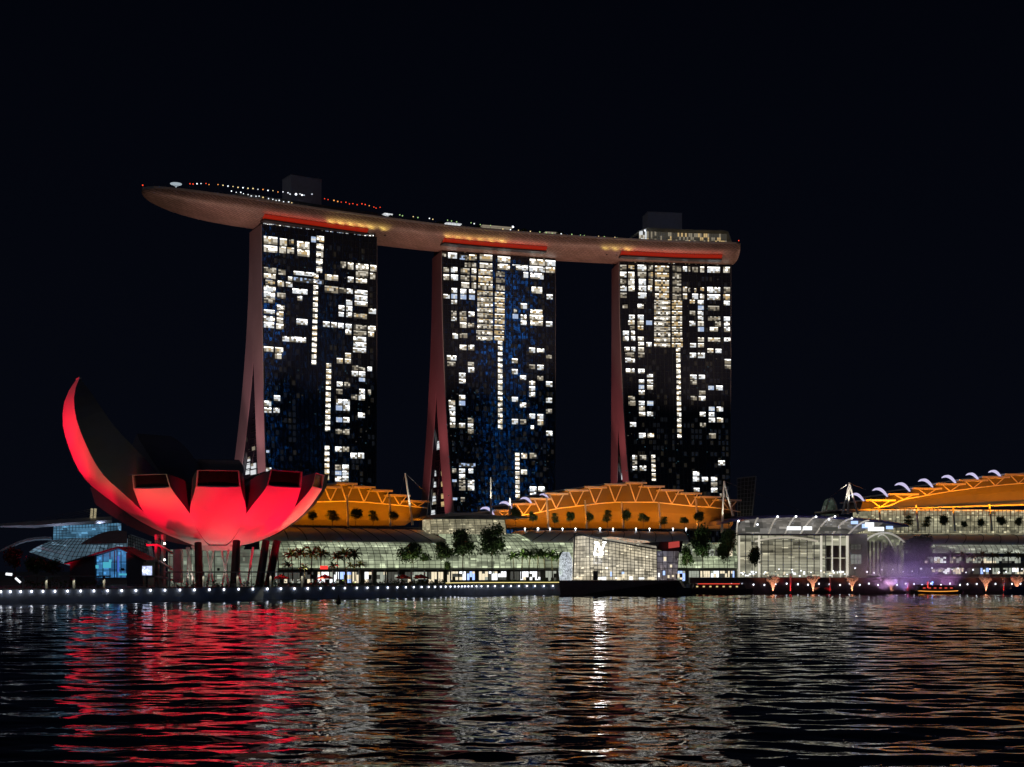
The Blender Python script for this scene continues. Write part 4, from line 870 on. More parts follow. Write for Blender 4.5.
# ------------------------------------------------------------------ amber stepped canopies on the roofs
def canopy(label, fr, segs, chord, ybase, posts, root_px, soff=9.0, ends=True, lamp_e=1.0, tip=None, thick=3.0, base_trees=True, ylow=None, crescents=()):
    root = thing('roof_canopy', tuple(fr.p(fr.u(root_px), 6, fr.z(root_px, ybase))), label, 'canopy', 'amber lit stepped roof canopies')
    def U(px): return fr.u(px)
    # each step: a thin plate with a bright front edge
    for (a, b, y) in segs:
        mb = MB(); z = fr.z((a+b)/2, y); u0, u1 = U(a), U(b)
        q = [fr.p(u0, -1.5, 0), fr.p(u1, -1.5, 0), fr.p(u1, 24, 0), fr.p(u0, 24, 0)]
        mb.hexa([p+Vector((0, 0, z-.55)) for p in q], [p+Vector((0, 0, z)) for p in q]); o = mb.build('roof_step', PLATE, root)
        mb = MB(); mb.bar(fr.p(u0, -1.75, z-.3), fr.p(u1, -1.75, z-.3), .42, .7); s = mb.build('front_edge', TRUSS, None, loc=o['_o']); s.parent = o; s.location = (0, 0, 0)
    # V struts from the ends of each step to the curved bottom chord
    for (a, b, y) in segs:
        m = (a+b)/2; z = fr.z(m, y)-.6; yc = interp(chord, m); zc = fr.z(m, yc); w = (b-a)*.30
        if yc-y < 3: continue
        mb = MB()
        for s in (-1, 1): mb.bar(fr.p(U(m+s*w), -1.6, z), fr.p(U(m), -1.2, zc), .34)
        mb.build('v_strut', TRUSS, root)
    mb = MB(); px0, px1 = chord[0][0], chord[-1][0]; pts = []
    for i in range(41):
        px = lerp(px0, px1, i/40); pts.append(fr.p(U(px), -1.2, fr.z(px, interp(chord, px))))
    mb.tube(pts, .24, 6); mb.build('bottom_chord', TRUSS, root)
    # stepped riser wall behind the struts, then the curved soffit down to the terrace
    def ytop(px):
        ys = [y for (a, b, y) in segs if a <= px <= b]; return min(ys) if ys else (segs[0][2] if px < segs[0][0] else segs[-1][2])
    mb = MB(); rings = []
    N = 90
    for i in range(N+1):
        px = lerp(px0, px1, i/N); u = U(px); zt_ = fr.z(px, ytop(px))-.6; yc = interp(chord, px); zc = fr.z(px, yc); yb = ylow if ylow else ybase; zb = fr.z(px, interp(yb, px) if isinstance(yb, list) else yb)
        rings.append([fr.p(u, 3.2, zt_), fr.p(u, 3.0, zc), fr.p(u, 3.6, lerp(zc, zb, .35)), fr.p(u, 5.2, lerp(zc, zb, .75)), fr.p(u, 7.5, zb), fr.p(u, 20, zb), fr.p(u, 20, zt_)])
    mb.loft(rings); mb.build('soffit', SOFFIT, root)
    for (pb, yb2, pt, yt) in posts:
        mb = MB(); d = -5.6; mb.tube([fr.at(pb, yb2, d), fr.at(pt, yt, d)], [.42, .32], 8); mb.build('post', POST, root)
    for (px, y, w) in crescents:
        mb = MB(); c = fr.at(px, y, -1); k = w/FPX*c.y/2; n = 10; rings = []
        for j in range(n+1):
            f = j/n; x = lerp(-1, 1, f); zc = .55*(1-x*x)*k-(.38*x)*k; t = .15*k*(1-x*x)**.6+.02
            rings.append([c+fr.t*(x*k)+Vector((0, 0, zc-t)), c+fr.t*(x*k)+Vector((0, 0, zc+t)), c+fr.t*(x*k)+fr.n*1.6+Vector((0, 0, zc+t)), c+fr.t*(x*k)+fr.n*1.6+Vector((0, 0, zc-t))])
        mb.loft(rings); mb.build('skylight_crescent', emit('lilac_skylight', (.74, .68, 1.0), .8, sample=False), root)
    global LASTC; LASTC = root
    return root
def trough_body(fr, px0, px1, y, d):
    mb = MB(); z = fr.z((px0+px1)/2, y, d); u0, u1 = fr.u(px0), fr.u(px1)
    mb.hexa([fr.p(u0, d-.55, z-.5), fr.p(u1, d-.55, z-.5), fr.p(u1, d+.4, z-.5), fr.p(u0, d+.4, z-.5)], [fr.p(u0, d-.55, z-.15), fr.p(u1, d-.55, z-.15), fr.p(u1, d+.4, z-.15), fr.p(u0, d+.4, z-.15)])
    mb.build('light_trough', DARK, LASTC)
def trough(fr, px0, px1, y, d, e, target_dz=12, target_d=4, n=3, size_y=.6, parent=None):
    trough_body(fr, px0, px1, y, d)
    u0, u1 = fr.u(px0), fr.u(px1)
    for i in range(n):
        ua, ub = lerp(u0, u1, i/n), lerp(u0, u1, (i+1)/n); um = (ua+ub)/2; z = fr.z((px0+px1)/2, y, d)
        o = lamp('AREA', 'amber_trough_light', fr.p(um, d, z), e*(ub-ua), AMBER, None, size=(ub-ua)*.96, sy=size_y)
        o.rotation_euler = (0, 0, 0)
        # aim up and back
        zax = -(fr.n*(target_d-d)+Vector((0, 0, target_dz))).normalized(); xax = fr.t; yax = zax.cross(xax).normalized()
        o.rotation_euler = Matrix((xax, yax, zax)).transposed().to_euler()
        if parent is not None: o.parent = parent; o.location = o.location-Vector(parent['_o'])
CA = PF(262, 466, 428, 500)
segsA = [(252, 271, 496), (268, 288, 491), (285, 305, 489), (302, 322, 488), (319, 338.6, 486.4), (334.7, 355, 483), (352, 373, 486.4), (371, 390.3, 490), (388, 408, 494.8), (405, 426.5, 500.6)]
chA = [(255, 508), (300, 502.5), (340, 501), (368, 502.5), (405, 506), (426, 508)]
canopy('amber lit stepped roof canopy beside the right petals of the flower museum', CA, segsA, chA, 525, [(348, 526.5, 347.2, 495), (390.5, 526.5, 389.5, 495)], 345, ylow=[(255, 525), (415, 525), (428, 516.5)])
trough(CA, 262, 420, 525.5, -4.2, 205, 12, 3.5)
CB = PF(490, 520, 742, 556)
segsB = [(493, 512.6, 510), (510.9, 533.7, 503.4), (528.5, 550.4, 498.2), (543.5, 566.4, 493.2), (563, 586.6, 489.7), (583, 605, 486.7), (603, 624.5, 484), (623.6, 644.7, 482.3), (642, 662.6, 485.8), (659.7, 681.3, 489.7), (679, 699.8, 492.9), (697.5, 718.6, 496.4), (716, 739.3, 499.6)]
chB = [(493, 517), (520, 515.5), (540, 512), (556.7, 508.4), (594.5, 503.8), (615.7, 502.2), (652.6, 502.2), (689.6, 506), (716, 507.8), (739, 512)]
canopy('widest amber lit stepped roof canopy, rising to a peak behind the crystal pavilion', CB, segsB, chB, 528, [(548.5, 528.5, 546.5, 497), (587, 528.5, 585, 500), (623.5, 528.5, 621.5, 502), (660.5, 528.5, 658.7, 502), (698, 528.5, 696, 499)], 620, ylow=[(493, 524), (520, 528), (739, 528)],
       crescents=[(488, 512, 14), (507, 506.5, 14), (527, 501.5, 12), (545, 496.8, 9)])
trough(CB, 505, 738, 528.3, -4.2, 225, 13, 3.5, n=5)
CC = PF(842, 560, 1075, 578)
segsC = [(838, 868.6, 509.5), (863.9, 893.5, 499.7), (887.5, 916.8, 493.7), (911, 939.9, 488), (934.4, 963.5, 483.4), (957.4, 985.8, 479.7), (980, 1007.5, 476.6), (1002.8, 1031, 474), (1027, 1055, 472), (1050, 1078, 470)]
chC = [(840, 514), (863, 510), (890, 505.5), (900, 500), (922, 496), (946, 491.8), (968, 488.8), (990, 486.2), (1012, 484), (1040, 482), (1075, 480)]
canopy('amber lit stepped roof canopy rising toward the right, with lilac crescent skylights', CC, segsC, chC, 508, [], 960, ylow=[(840, 513), (865, 510), (950, 507), (1075, 503)],
       crescents=[(858, 498.2, 14), (881, 493.5, 15.5), (903.5, 488.3, 15.5), (926.6, 484.3, 15), (950, 480.7, 15), (973.5, 477.6, 13), (996, 474.9, 13)])
trough(CC, 862, 1075, 508.5, -5.0, 185, 9, 3.5, n=4)
mb = MB(); pts = [CC.at(px, interp([(840, 512.5), (865, 510), (950, 507), (1075, 503)], px), 1.0) for px in range(842, 1076, 9)]
mb.tube(pts, .3, 6); eav = mb.build('canopy_eave_beam', TRUSS); tag(eav, 'long straight amber eave beam over the terrace glass, under the crescent skylights', 'beam')
mb = MB(); q = [CC.p(CC.u(862), -3.7, 0), CC.p(CC.L, -3.7, 0), CC.p(CC.L, -2.6, 0), CC.p(CC.u(862), -2.6, 0)]
# ------------------------------------------------------------------ terrace storey and hall on the right
M3 = PF(880, 552, 1075, 566)
h5 = thing('shopping_hall', tuple(M3.p(M3.L/2, 10, 5.6)), 'shopping hall at the right with cream glazed terrace storey above a dark roof', 'shopping hall')
mb = MB(); mb.hexa([M3.p(0, .6, 5.6), M3.p(M3.L, .6, 5.6), M3.p(M3.L, 40, 5.6), M3.p(0, 40, 5.6)], [M3.p(0, .6, 12), M3.p(M3.L, .6, 12), M3.p(M3.L, 40, 12), M3.p(0, 40, 12)]); mb.build('shop_storey', MATS['shop_wall'], h5)
shops(M3, 925, 1070, 557, 563, h5, rnd, d=.3, wts=(4, 1, 2, 1, 1), pitch=5)
shops(M3, 905, 1070, 568, 574, h5, rnd, d=.2, wts=(4, 2, 3, 3, .6), pitch=4)
barrel(h5, M3, 893, 1074, 543.2, 553, 4, glow_glass('hall_glass_right', (.95, .95, .78), .36, (.12, .12, .5), .25, 1.3, (.7, .8, .6), seed=9), 'sloped_glass', curve=.6)
roof_band(h5, M3, 892, 1075, 533.5, 543.4, 2.5, 11, 6, 0)
TG = glow_glass('terrace_glass', (1.0, .85, .48), .27, (.3, .3, .5), .15, 1.3, (.85, .85, .6), seed=12)
mb = MB(); a, b = M3.u(884), M3.L; z0, z1 = M3.z(960, 533, 12), M3.z(960, 509.5, 12)
mb.hexa([M3.p(a, 12, z0), M3.p(b, 12, z0), M3.p(b, 30, z0), M3.p(a, 30, z0)], [M3.p(a, 12, z1), M3.p(b, 12, z1), M3.p(b, 30, z1), M3.p(a, 30, z1)]); g = mb.build('terrace_glass', TG, h5)
mb = MB(); grid_on(mb, lambda u, v: M3.p(u, 11.9, lerp(z0, z1, v)), [lerp(a, b, i/46) for i in range(47)], [0, .25, .5, .75, 1], .16); s = mb.build('mullions', DARK, None, loc=g['_o']); s.parent = g; s.location = (0, 0, 0)
mb = MB(); zr = M3.z(960, 530.2, 11); u0 = M3.u(893)
mb.bar(M3.p(u0, 10.6, zr), M3.p(b, 10.6, zr), .12); mb.bar(M3.p(u0, 10.6, zr+.5), M3.p(b, 10.6, zr+.5), .1)
for i in range(60): mb.bar(M3.p(lerp(u0, b, i/59), 10.6, zr-.8), M3.p(lerp(u0, b, i/59), 10.6, zr+.5), .08)
mb.build('terrace_rail', GREY, h5)
for (pb, yb2, pt, yt) in ((881, 531, 879, 505), (918.5, 531, 916, 505), (955, 531, 953, 507), (992, 531, 989.5, 504)):
    mb = MB(); mb.tube([M3.at(pb, yb2, 9.5), M3.at(pt, yt, 9.5)], [.45, .36], 8); mb.build('post', POST, h5)
# ------------------------------------------------------------------ arched hall over the plaza
EV = PF(720, 538, 908, 545)
ev = thing('arched_hall', tuple(EV.p(EV.L/2, 10, 5.6)), 'glass event hall with blue edged vaulted roof and white curved ribs', 'hall')
VROOF = mat('blue_edge_roof', (.10, .10, .26), .45); VUND = mat('vault_lining', (.36, .31, .26), .6)
topc = [(720.8, 521), (732, 518), (742.8, 516), (765, 514.8), (788.5, 514), (810, 514.6), (830.8, 515.6), (848, 516.6), (866, 518), (885, 520), (907, 523.5)]
eave = [(720.8, 523), (737, 534.5), (847, 534.6), (866, 533), (885, 527), (907, 528)]
mb = MB(); mbu = MB(); rings = []; ru = []
for i in range(61):
    px = lerp(721, 907, i/60); u = EV.u(px); yt = interp(topc, px); z = EV.z(px, yt); zb = EV.z(px, yt+3.4)
    rings.append([EV.p(u, -1.5, zb), EV.p(u, -1.2, lerp(zb, z, .6)), EV.p(u, 1.5, z), EV.p(u, 26, z+.4), EV.p(u, 26, zb)])
mb.loft(rings); mb.build('vault_roof', VROOF, ev)
rings = []
for i in range(41):
    px = lerp(735, 878, i/40); u = EV.u(px); y1 = interp(topc, px)+3.2; y0 = 534.6 if px < 850 else lerp(534.6, 525, (px-850)/28); ring = []
    for j in range(9):
        t = j/8*pi/2; ring.append(EV.p(u+1.8*(1-cos(t))*2, -4+5*(1-cos(t)), lerp(EV.z(px, y0), EV.z(px, y1), sin(t))))
    rings.append(ring)
g = MB(); g.loft(rings, closed=False, caps=False); vg = g.build('vault_glass', glow_glass('vault_glass_lit', (.85, .70, .52), .17, (.2, .2, .4), .2, 1.5, (.5, .55, .6), seed=15), ev, smooth=True)
for k, (pb, pt, yt) in enumerate(((736.6, 738, 521), (752.6, 758, 518.2), (768.3, 778.5, 517), (784.7, 797, 516.6), (800, 817, 516.8), (815.5, 833, 517.4), (832, 851, 519), (848, 869, 520.5))):
    mb = MB(); pts = []
    for j in range(11):
        f = j/10; px = lerp(pb, pt, f); y = lerp(534.6, yt, sin(f*pi/2)); pts.append(EV.at(px, y, -4.4+3.2*f))
    mb.tube(pts, .32, 7); mb.build('rib', emit('self_lit_rib', (1, .9, .72), .28, (.7, .7, .68)), ev)  # ribs carry a faint glow of their own to look lit
for px, py in ((738.5, 521), (757.5, 524.5), (777.6, 516.6), (796, 516.4), (816, 516.8), (829, 519.2), (835, 516.4), (852, 518.2)):
    mb = MB(); mb.ball(EV.at(px, py, -4.2), .38, 8, 5); mb.bar(EV.at(px, py, -4.2), EV.at(px, py-.5, -1), .08); mb.build('vault_lamp', emit('vault_lamp_glow', (.85, .9, 1), 4), ev)
for (a, b, ya, yb, kk) in ((787, 801, 526.5, 530, 0), (803, 812, 526.5, 530, 0), (820, 838, 527, 531, 3), (745, 760, 527, 532, 3), (851, 858, 521, 524, 4), (865, 874, 522.5, 526.5, 0), (868, 884, 527, 531, 0), (862, 868, 524, 528, 4), (886, 893, 526, 529, 4)):
    mb = MB(); d = -1.6 if px < 850 else -2; mb.hexa([EV.at(a, yb, -4.6), EV.at(b, yb, -4.6), EV.at(b, yb, -4.2), EV.at(a, yb, -4.2)], [EV.at(a, ya, -4.6), EV.at(b, ya, -4.6), EV.at(b, ya, -4.2), EV.at(a, ya, -4.2)], kk); mb.build('vault_window', SHOP, ev)
mb = MB(); zb = EV.z(790, 535.4, -5); za = EV.z(790, 533.8, -5); mb.hexa([EV.p(EV.u(735), -5.2, zb), EV.p(EV.u(849), -5.2, zb), EV.p(EV.u(849), 1, zb), EV.p(EV.u(735), 1, zb)], [EV.p(EV.u(735), -5.2, za), EV.p(EV.u(849), -5.2, za), EV.p(EV.u(849), 1, za), EV.p(EV.u(735), 1, za)]); mb.build('eave', CONC, ev)
FG = glow_glass('event_glass', (1, .86, .55), .26, (.13, .13, .7), .02, 1.5, (.85, .9, .72), seed=18)
mb = MB(); z0, z1 = 5.6, EV.z(790, 535.6, 0); a, b = EV.u(738), EV.u(848)
mb.hexa([EV.p(a, 0, z0), EV.p(b, 0, z0), EV.p(b, 22, z0), EV.p(a, 22, z0)], [EV.p(a, 0, z1), EV.p(b, 0, z1), EV.p(b, 22, z1), EV.p(a, 22, z1)]); fg = mb.build('front_glass', FG, ev)
mb = MB(); pw = [738, 745.5, 752, 758, 761.5, 768, 775, 783, 791, 799, 807, 814, 820, 825.5, 832, 839.5, 847.6]
for px in pw:
    mb.bar(EV.p(EV.u(px), -.15, z0), EV.p(EV.u(px), -.15, z1), .3)
for k in range(1, 13):
    z = lerp(z0, z1, k/13); mb.bar(EV.p(EV.u(759), -.12, z), EV.p(EV.u(825), -.12, z), .14)
mb.bar(EV.p(a, -.12, lerp(z0, z1, .5)), EV.p(EV.u(759), -.12, lerp(z0, z1, .5)), .3); mb.bar(EV.p(EV.u(825), -.12, lerp(z0, z1, .72)), EV.p(b, -.12, lerp(z0, z1, .72)), .2)
mb.bar(EV.p(EV.u(825), -.12, lerp(z0, z1, .3)), EV.p(b, -.12, lerp(z0, z1, .3)), .2)
s = mb.build('mullions', GREY, None, loc=fg['_o']); s.parent = fg; s.location = (0, 0, 0)
for px, w in ((758.5, .7), (820.5, .7), (846.5, .8), (831.5, .4), (839.5, .4), (738.6, .6)):
    mb = MB(); mb.bar(EV.p(EV.u(px), -.9, z0), EV.p(EV.u(px), -.9, z1), w); mb.build('column', emit('self_lit_column', (1, .93, .75), .6, (.7, .7, .68)), ev)  # column paint emits, in place of lamplight falling on it
mb = MB(); pts = []
for j in range(13):
    f = j/12; px = lerp(755, 818, f); pts.append(EV.at(px, 541.5-4.2*sin(pi*f)**.8, -.5))
mb.tube(pts, .4, 6); mb.build('inner_arch', emit('self_lit_arch', (1, .9, .7), .4, (.6, .6, .6)), ev)  # light on the arch is put in as emission
for px0, px1 in ((826.2, 831), (832.3, 839), (840.2, 845.8)):
    for ya, yb in ((545.5, 557.5), (558.5, 571)):
        mb = MB(); mb.hexa([EV.at(px0, yb, -.5), EV.at(px1, yb, -.5), EV.at(px1, yb, -.05), EV.at(px0, yb, -.05)], [EV.at(px0, ya, -.5), EV.at(px1, ya, -.5), EV.at(px1, ya, -.05), EV.at(px0, ya, -.05)]); mb.build('dark_panel', mat('brown_panel', (.06, .045, .04), .4), ev)
mb = MB(); rr = random.Random(4)
for k in range(46):
    px = rr.uniform(741, 845); y = rr.uniform(571.5, 576); c = EV.at(px, y, -2.5)
    mb.box(c, (rr.uniform(.3, 1.2), .2, rr.uniform(.25, .7)), rr.choice((0, 0, 1, 2)))
struct(mb.build('stall_lights', SHOP, ev), 'stuff')
blk = thing('concrete_block', tuple(EV.p(EV.u(857), 3, 5.6)), 'pale concrete block with two small windows beside the arched glass hall', 'building')
mb = MB(); a, b = EV.u(847.9), EV.u(866.5); z1 = EV.z(857, 533.5, -1)
mb.hexa([EV.p(a, -1, 5.6), EV.p(b, -1, 5.6), EV.p(b, 20, 5.6), EV.p(a, 20, 5.6)], [EV.p(a, -1, z1), EV.p(b, -1, z1), EV.p(b, 20, z1), EV.p(a, 20, z1)]); mb.build('wall', mat('pale_render', (.46, .43, .40), .8, bump=.05), blk)
lamp('POINT', 'wall_wash', EV.at(856, 574, -9), 350, (1, .92, .8), size=.5, parent=blk)
for (ya, yb, m_) in ((544.5, 549.5, 3), (554.5, 564, 2)):
    mb = MB(); mb.hexa([EV.at(850.5, yb, -1.2), EV.at(861.5, yb, -1.2), EV.at(861.5, yb, -.9), EV.at(850.5, yb, -.9)], [EV.at(850.5, ya, -1.2), EV.at(861.5, ya, -1.2), EV.at(861.5, ya, -.9), EV.at(850.5, ya, -.9)], m_)
    for k in range(4): px = lerp(850.5, 861.5, k/3); mb.bar(EV.at(px, yb, -1.25), EV.at(px, ya, -1.25), .14, mi=5)
    mb.bar(EV.at(850.5, (ya+yb)/2, -1.25), EV.at(861.5, (ya+yb)/2, -1.25), .14, mi=5); mb.build('window', [SHOP[0], SHOP[1], emit('block_window', (.75, .78, .7), .3), SHOP[3], SHOP[4], DARK], blk)
ar = thing('arch_porch', tuple(EV.p(EV.u(884), 4, 5.6)), 'white arched porch with tall dark glass bars, right of the concrete block', 'porch')
def archp(x0, x1, y0, y1, ytop, n=16): return [EV.at(lerp(x0, x1, k/n), lerp(y0, y1, k/n)-(lerp(y0, y1, .5)-ytop)*sin(pi*k/n)**.75, -.6) for k in range(n+1)]
mb = MB(); mb.tube(archp(866, 905.5, 541, 544, 532.8), .38, 7); mb.build('arch', emit('self_lit_arch2', (1, .92, .75), .30, (.7, .7, .68)), ar)  # porch arches emit faintly so they read as lit
mb = MB(); mb.tube(archp(878, 893, 537, 548, 536, 10), .25, 7); mb.build('arch', MATS['self_lit_arch2'], ar)
mb = MB(); q = archp(867, 904, 541.5, 544, 533.5); mb.loft([[EV.at(867, 575.5, -.4)]+[p+Vector((0, .2, 0)) for p in q]+[EV.at(904, 575.5, -.4)], [EV.at(867, 575.5, 16)]+[p+EV.n*16 for p in q]+[EV.at(904, 575.5, 16)]]); pg = mb.build('porch_glass', glow_glass('porch_glass', (.75, .78, .5), .17, (.3, .3, .3), .3, 1.2, seed=22), ar)
mb = MB()
for px in (868.5, 872, 876, 880, 884, 888.5, 893, 898): mb.bar(EV.at(px, 574.5, -.7), EV.at(px, 541.5 if px < 890 else 546, -.7), .55 if px < 883 else .25)
s = mb.build('glass_bars', DARK, None, loc=pg['_o']); s.parent = pg; s.location = (0, 0, 0)
# ------------------------------------------------------------------ crystal pavilion on its island
isl = thing('island_plinth', tuple(G(624, 480, 0)), 'long dark plinth rising from the water under the crystal pavilion', 'plinth')
mb = MB(); D0 = 476
mb.hexa([G(561, D0, -1), G(689, D0+5, -1), G(693, D0+24, -1), G(560, D0+24, -1)], [G(559, D0-1.5, EYE+(HOR-580.5)/FPX*D0), G(679, D0-1, EYE+(HOR-580.5)/FPX*D0), G(682, D0+24, 4.8), G(560, D0+24, 4.8)]); mb.build('plinth_wall', mat('plinth_steel', (.17, .14, .15), .5, .3), isl)
mb = MB(); mb.hexa([G(677, D0-.5, -.5), G(690.5, D0+2, -.5), G(690, D0+14, -.5), G(678, D0+14, -.5)], [G(676, D0-.5, 2.6), G(692, D0+2, 2.2), G(690, D0+14, 2.2), G(678, D0+14, 2.6)]); mb.build('landing_stage', DARK, isl)
cr = thing('crystal_pavilion', tuple(G(618, 486, 4.8)), 'crystal shaped glass store glowing warm white, standing in the water', 'pavilion')
CRG = glow_glass('crystal_glass', (1, .83, .50), .60, (.35, .35, .5), .06, 1.25, (1, .93, .78), seed=30, thr=(.25, .75))
def quadsurf(root, name, A, B, C_, D_, gm, nu, nv, w=.16, thick=5, dep=Vector((0, 5, 0))):
    """A bottom left, B bottom right, C top right, D top left; glass sheet with its own grid of bars"""
    mb = MB(); mb.hexa([A, B, B+dep, A+dep], [D_, C_, C_+dep, D_+dep]); g = mb.build(name, gm, root)
    f = lambda u, v: A.lerp(B, u).lerp(D_.lerp(C_, u), v)-dep.normalized()*.12
    mb = MB(); grid_on(mb, f, [i/nu for i in range(nu+1)], [j/nv for j in range(nv+1)], w); s = mb.build('mullions', DARK, None, loc=g['_o']); s.parent = g; s.location = (0, 0, 0); return g
quadsurf(cr, 'crystal_face', P(590.5, 580, 482), P(657, 580, 481), P(656.5, 549.5, 484), P(589.5, 535.5, 486), CRG, 18, 12, .17)
quadsurf(cr, 'crystal_face', P(572.5, 580, 484), P(590, 580, 482.2), P(589, 535, 486), P(574, 536.5, 487), CRG, 5, 12, .13)
quadsurf(cr, 'crystal_roof', P(602, 540.2, 484.5), P(656.5, 549.3, 484.1), P(648, 543.5, 494), P(612, 539.5, 494), glow_glass('crystal_roof_glass', (1, .9, .7), .30, (.35, .35, .5), .4, 1.2, seed=33), 10, 2, .12, dep=Vector((0, .1, 1)))
quadsurf(cr, 'side_face', P(657.4, 580, 481.2), P(677, 580, 486), P(679, 551, 489), P(656.8, 551, 484.2), glow_glass('crystal_side', (1, .66, .36), .14, (.3, .3, .4), .05, 1.6, (.35, .5, .9), seed=36), 4, 5, .14)
mb = MB(); mb.hexa([P(625, 545, 487), P(657, 550, 484.4), P(681, 553, 490), P(640, 546, 496)], [P(620, 544.2, 487), P(660, 541.8, 485), P(683, 541, 491), P(640, 543, 498)]); mb.build('dark_roof_wedge', mat('wedge_roof', (.035, .035, .04), .5), cr)
mb = MB(); mb.hexa([P(573, 579.8, 483.5), P(573.6, 579.8, 483.5), P(573.6, 579.8, 486), P(573, 579.8, 486)], [P(573.4, 533.5, 484), P(575.5, 533.2, 484), P(575.5, 533.2, 487), P(573.4, 533.5, 487)]); mb.build('corner_fin', DARK, cr)
mb = MB(); mb.bar(P(575, 533.5, 484), P(602, 539, 484), .5); mb.bar(P(602, 539.6, 484), P(657, 549, 483.5), .4); mb.build('top_edge', DARK, cr)
ROSE = emit('red_ad_screen', (1, .12, .10), .42, sample=False)
mb = MB(); mb.hexa([P(668.5, 548.4, 485), P(679.5, 547, 488), P(679.5, 547, 489), P(668.5, 548.4, 486)], [P(668.5, 542.3, 485), P(679.5, 541, 488), P(679.5, 541, 489), P(668.5, 542.3, 486)]); mb.build('red_screen', ROSE, cr)
mb = MB(); rr = random.Random(8)
for px in (577, 581, 600.5, 604, 617, 618.5, 631, 641.5, 650, 653): c = P(px, 578.6+rr.uniform(-.6, .4), 480.5); mb.box(c, (rr.uniform(.8, 2.0), .25, rr.uniform(.5, 1.1)), rr.choice((0, 0, 1)))
for px, py in ((611, 574), (623, 573), (623.5, 576), (664, 573), (659, 575), (671, 566), (665, 559), (668.5, 576.5), (673, 576)): mb.box(P(px, py, 480.4), (rr.uniform(.5, .9), .2, rr.uniform(.6, 1.6)), rr.choice((0, 1, 1, 4)))
struct(mb.build('display_lights', SHOP, cr), 'stuff')
mb = MB(); mb.hexa([P(593, 579.8, 480), P(597.5, 579.8, 480), P(597.5, 579.8, 482), P(593, 579.8, 482)], [P(593, 571, 480), P(597.5, 571, 480), P(597.5, 571, 482), P(593, 571, 482)]); mb.build('entrance_box', DARK, cr)
# white lit monogram on the glass: a slanted L crossed by a serifed V
EMB = emit('lit_emblem', (1, 1, 1), 16, sample=True)
mb = MB(); Oc = P(599.4, 548.5, 478.5); sx = 478.5/FPX
def stroke(x0, y0, x1, y1, w, d=0.0):
    x0, y0, x1, y1, w = (1.12*q for q in (x0, y0, x1, y1, w)); mb.bar(Oc+Vector((x0*sx, d, y0*sx)), Oc+Vector((x1*sx, d, y1*sx)), .35, w*sx)
stroke(-2.6, 5, -4.4, -5.2, 1.7); stroke(-4.9, -5.2, 2.6, -5.2, 1.3, -.02); stroke(2.6, -5.6, 2.9, -3.2, .9, -.04); stroke(-4.4, 5.2, -1.2, 5.2, .9, .03)
stroke(-1.6, 5.4, 1.4, -3.2, 1.6, .36); stroke(1.4, -3.2, 4.8, 5.4, 1.1, .40); stroke(3.2, 5.5, 6, 5.5, .8, .44)
emb = mb.build('lit_emblem', EMB, cr)
for px, py in ((575.5, 549), (575.8, 544)): pass
# round sparkling tower of stacked glass next to it
sp = thing('glass_drum', tuple(G(565.5, 492, 3.3)), 'small drum of frosted glass rods at the corner of the crystal pavilion', 'kiosk')
mb = MB(); rings = []
for z, r in ((3.3, 2.0), (8, 2.5), (EYE+(HOR-558)/FPX*490, 2.2), (EYE+(HOR-552)/FPX*490, 1.2)): rings.append([G(565.8, 490, z)+Vector((cos(2*pi*j/16)*r, sin(2*pi*j/16)*r, 0)) for j in range(16)])
mb.loft(rings); mb.build('drum', glow_glass('frosted_rods', (.85, .92, 1), .4, (2.2, 2.2, 2.2), .1, 1.6, seed=40), sp)
mb = MB(); mb.loft([[G(565.8, 490, z)+Vector((cos(2*pi*j/16)*2.7, sin(2*pi*j/16)*2.7, 0)) for j in range(16)] for z in (3.3, 4.2)]); mb.build('drum_base', DARK, sp)
# ------------------------------------------------------------------ masts, lattice tower, glazed arch
CABLE = mat('cable', (.25, .25, .26), .4, .5)
def mast(label, legs, top, D, cables=(), r=.42):
    t = thing('support_mast', tuple(P(legs[0][0], legs[0][1], D)), label, 'mast', 'white roof support masts')
    for (px, py) in legs: mb = MB(); mb.tube([P(px, py, D), P(*top, D)], [r, r*.65], 8); mb.build('mast_leg', POST, t)
    b0 = P(legs[0][0], legs[0][1], D)+Vector((0, -4, .5)); lamp('SPOT', 'mast_lamp', b0, 11000, (1, .94, .82), P(*top, D), .2, 40, .6, parent=t)
    for (px, py, d) in cables: mb = MB(); mb.tube([P(*top, D), P(px, py, d)], .06, 4); mb.build('cable', CABLE, t)
mast('raking white mast at the edge of the amber canopy nearest the museum', [(412.5, 525)], (405.3, 473), 488, [(400, 494, 505), (425, 492, 490)])
mast('tallest upright white mast on the dark roof of the glass pavilion', [(491, 514.5)], (490.8, 477), 505, [(505, 512, 515)])
mast('short white mast at the tip of the widest amber canopy', [(510, 514.5)], (509.8, 498), 512, [(519, 511, 520)])
mast('white A shaped mast left of the arched glass hall', [(721.8, 533), (733, 516)], (724, 481), 538, [(740, 488, 560), (805, 512, 560)], .5)
mast('white three legged mast right of the arched glass hall', [(848, 514), (842.5, 514), (858, 514)], (849.2, 483), 556, [(866, 490, 566), (830, 497, 560)], .48)
lt = thing('lattice_tower', tuple(G(745, 575, 3.3)), 'dark tapering lattice screen tower beyond the arched glass hall', 'tower')
mb = MB(); A, B, C_, D_ = P(737.5, 530, 575), P(750.5, 530, 575), P(756, 476.3, 575), P(737, 478.5, 575); dep = Vector((1.5, 9, 0))
mb.hexa([A, B, B+dep, A+dep], [D_, C_, C_+dep, D_+dep]); mb.build('tower_core', mat('tower_core', (.03, .032, .036), .6), lt)
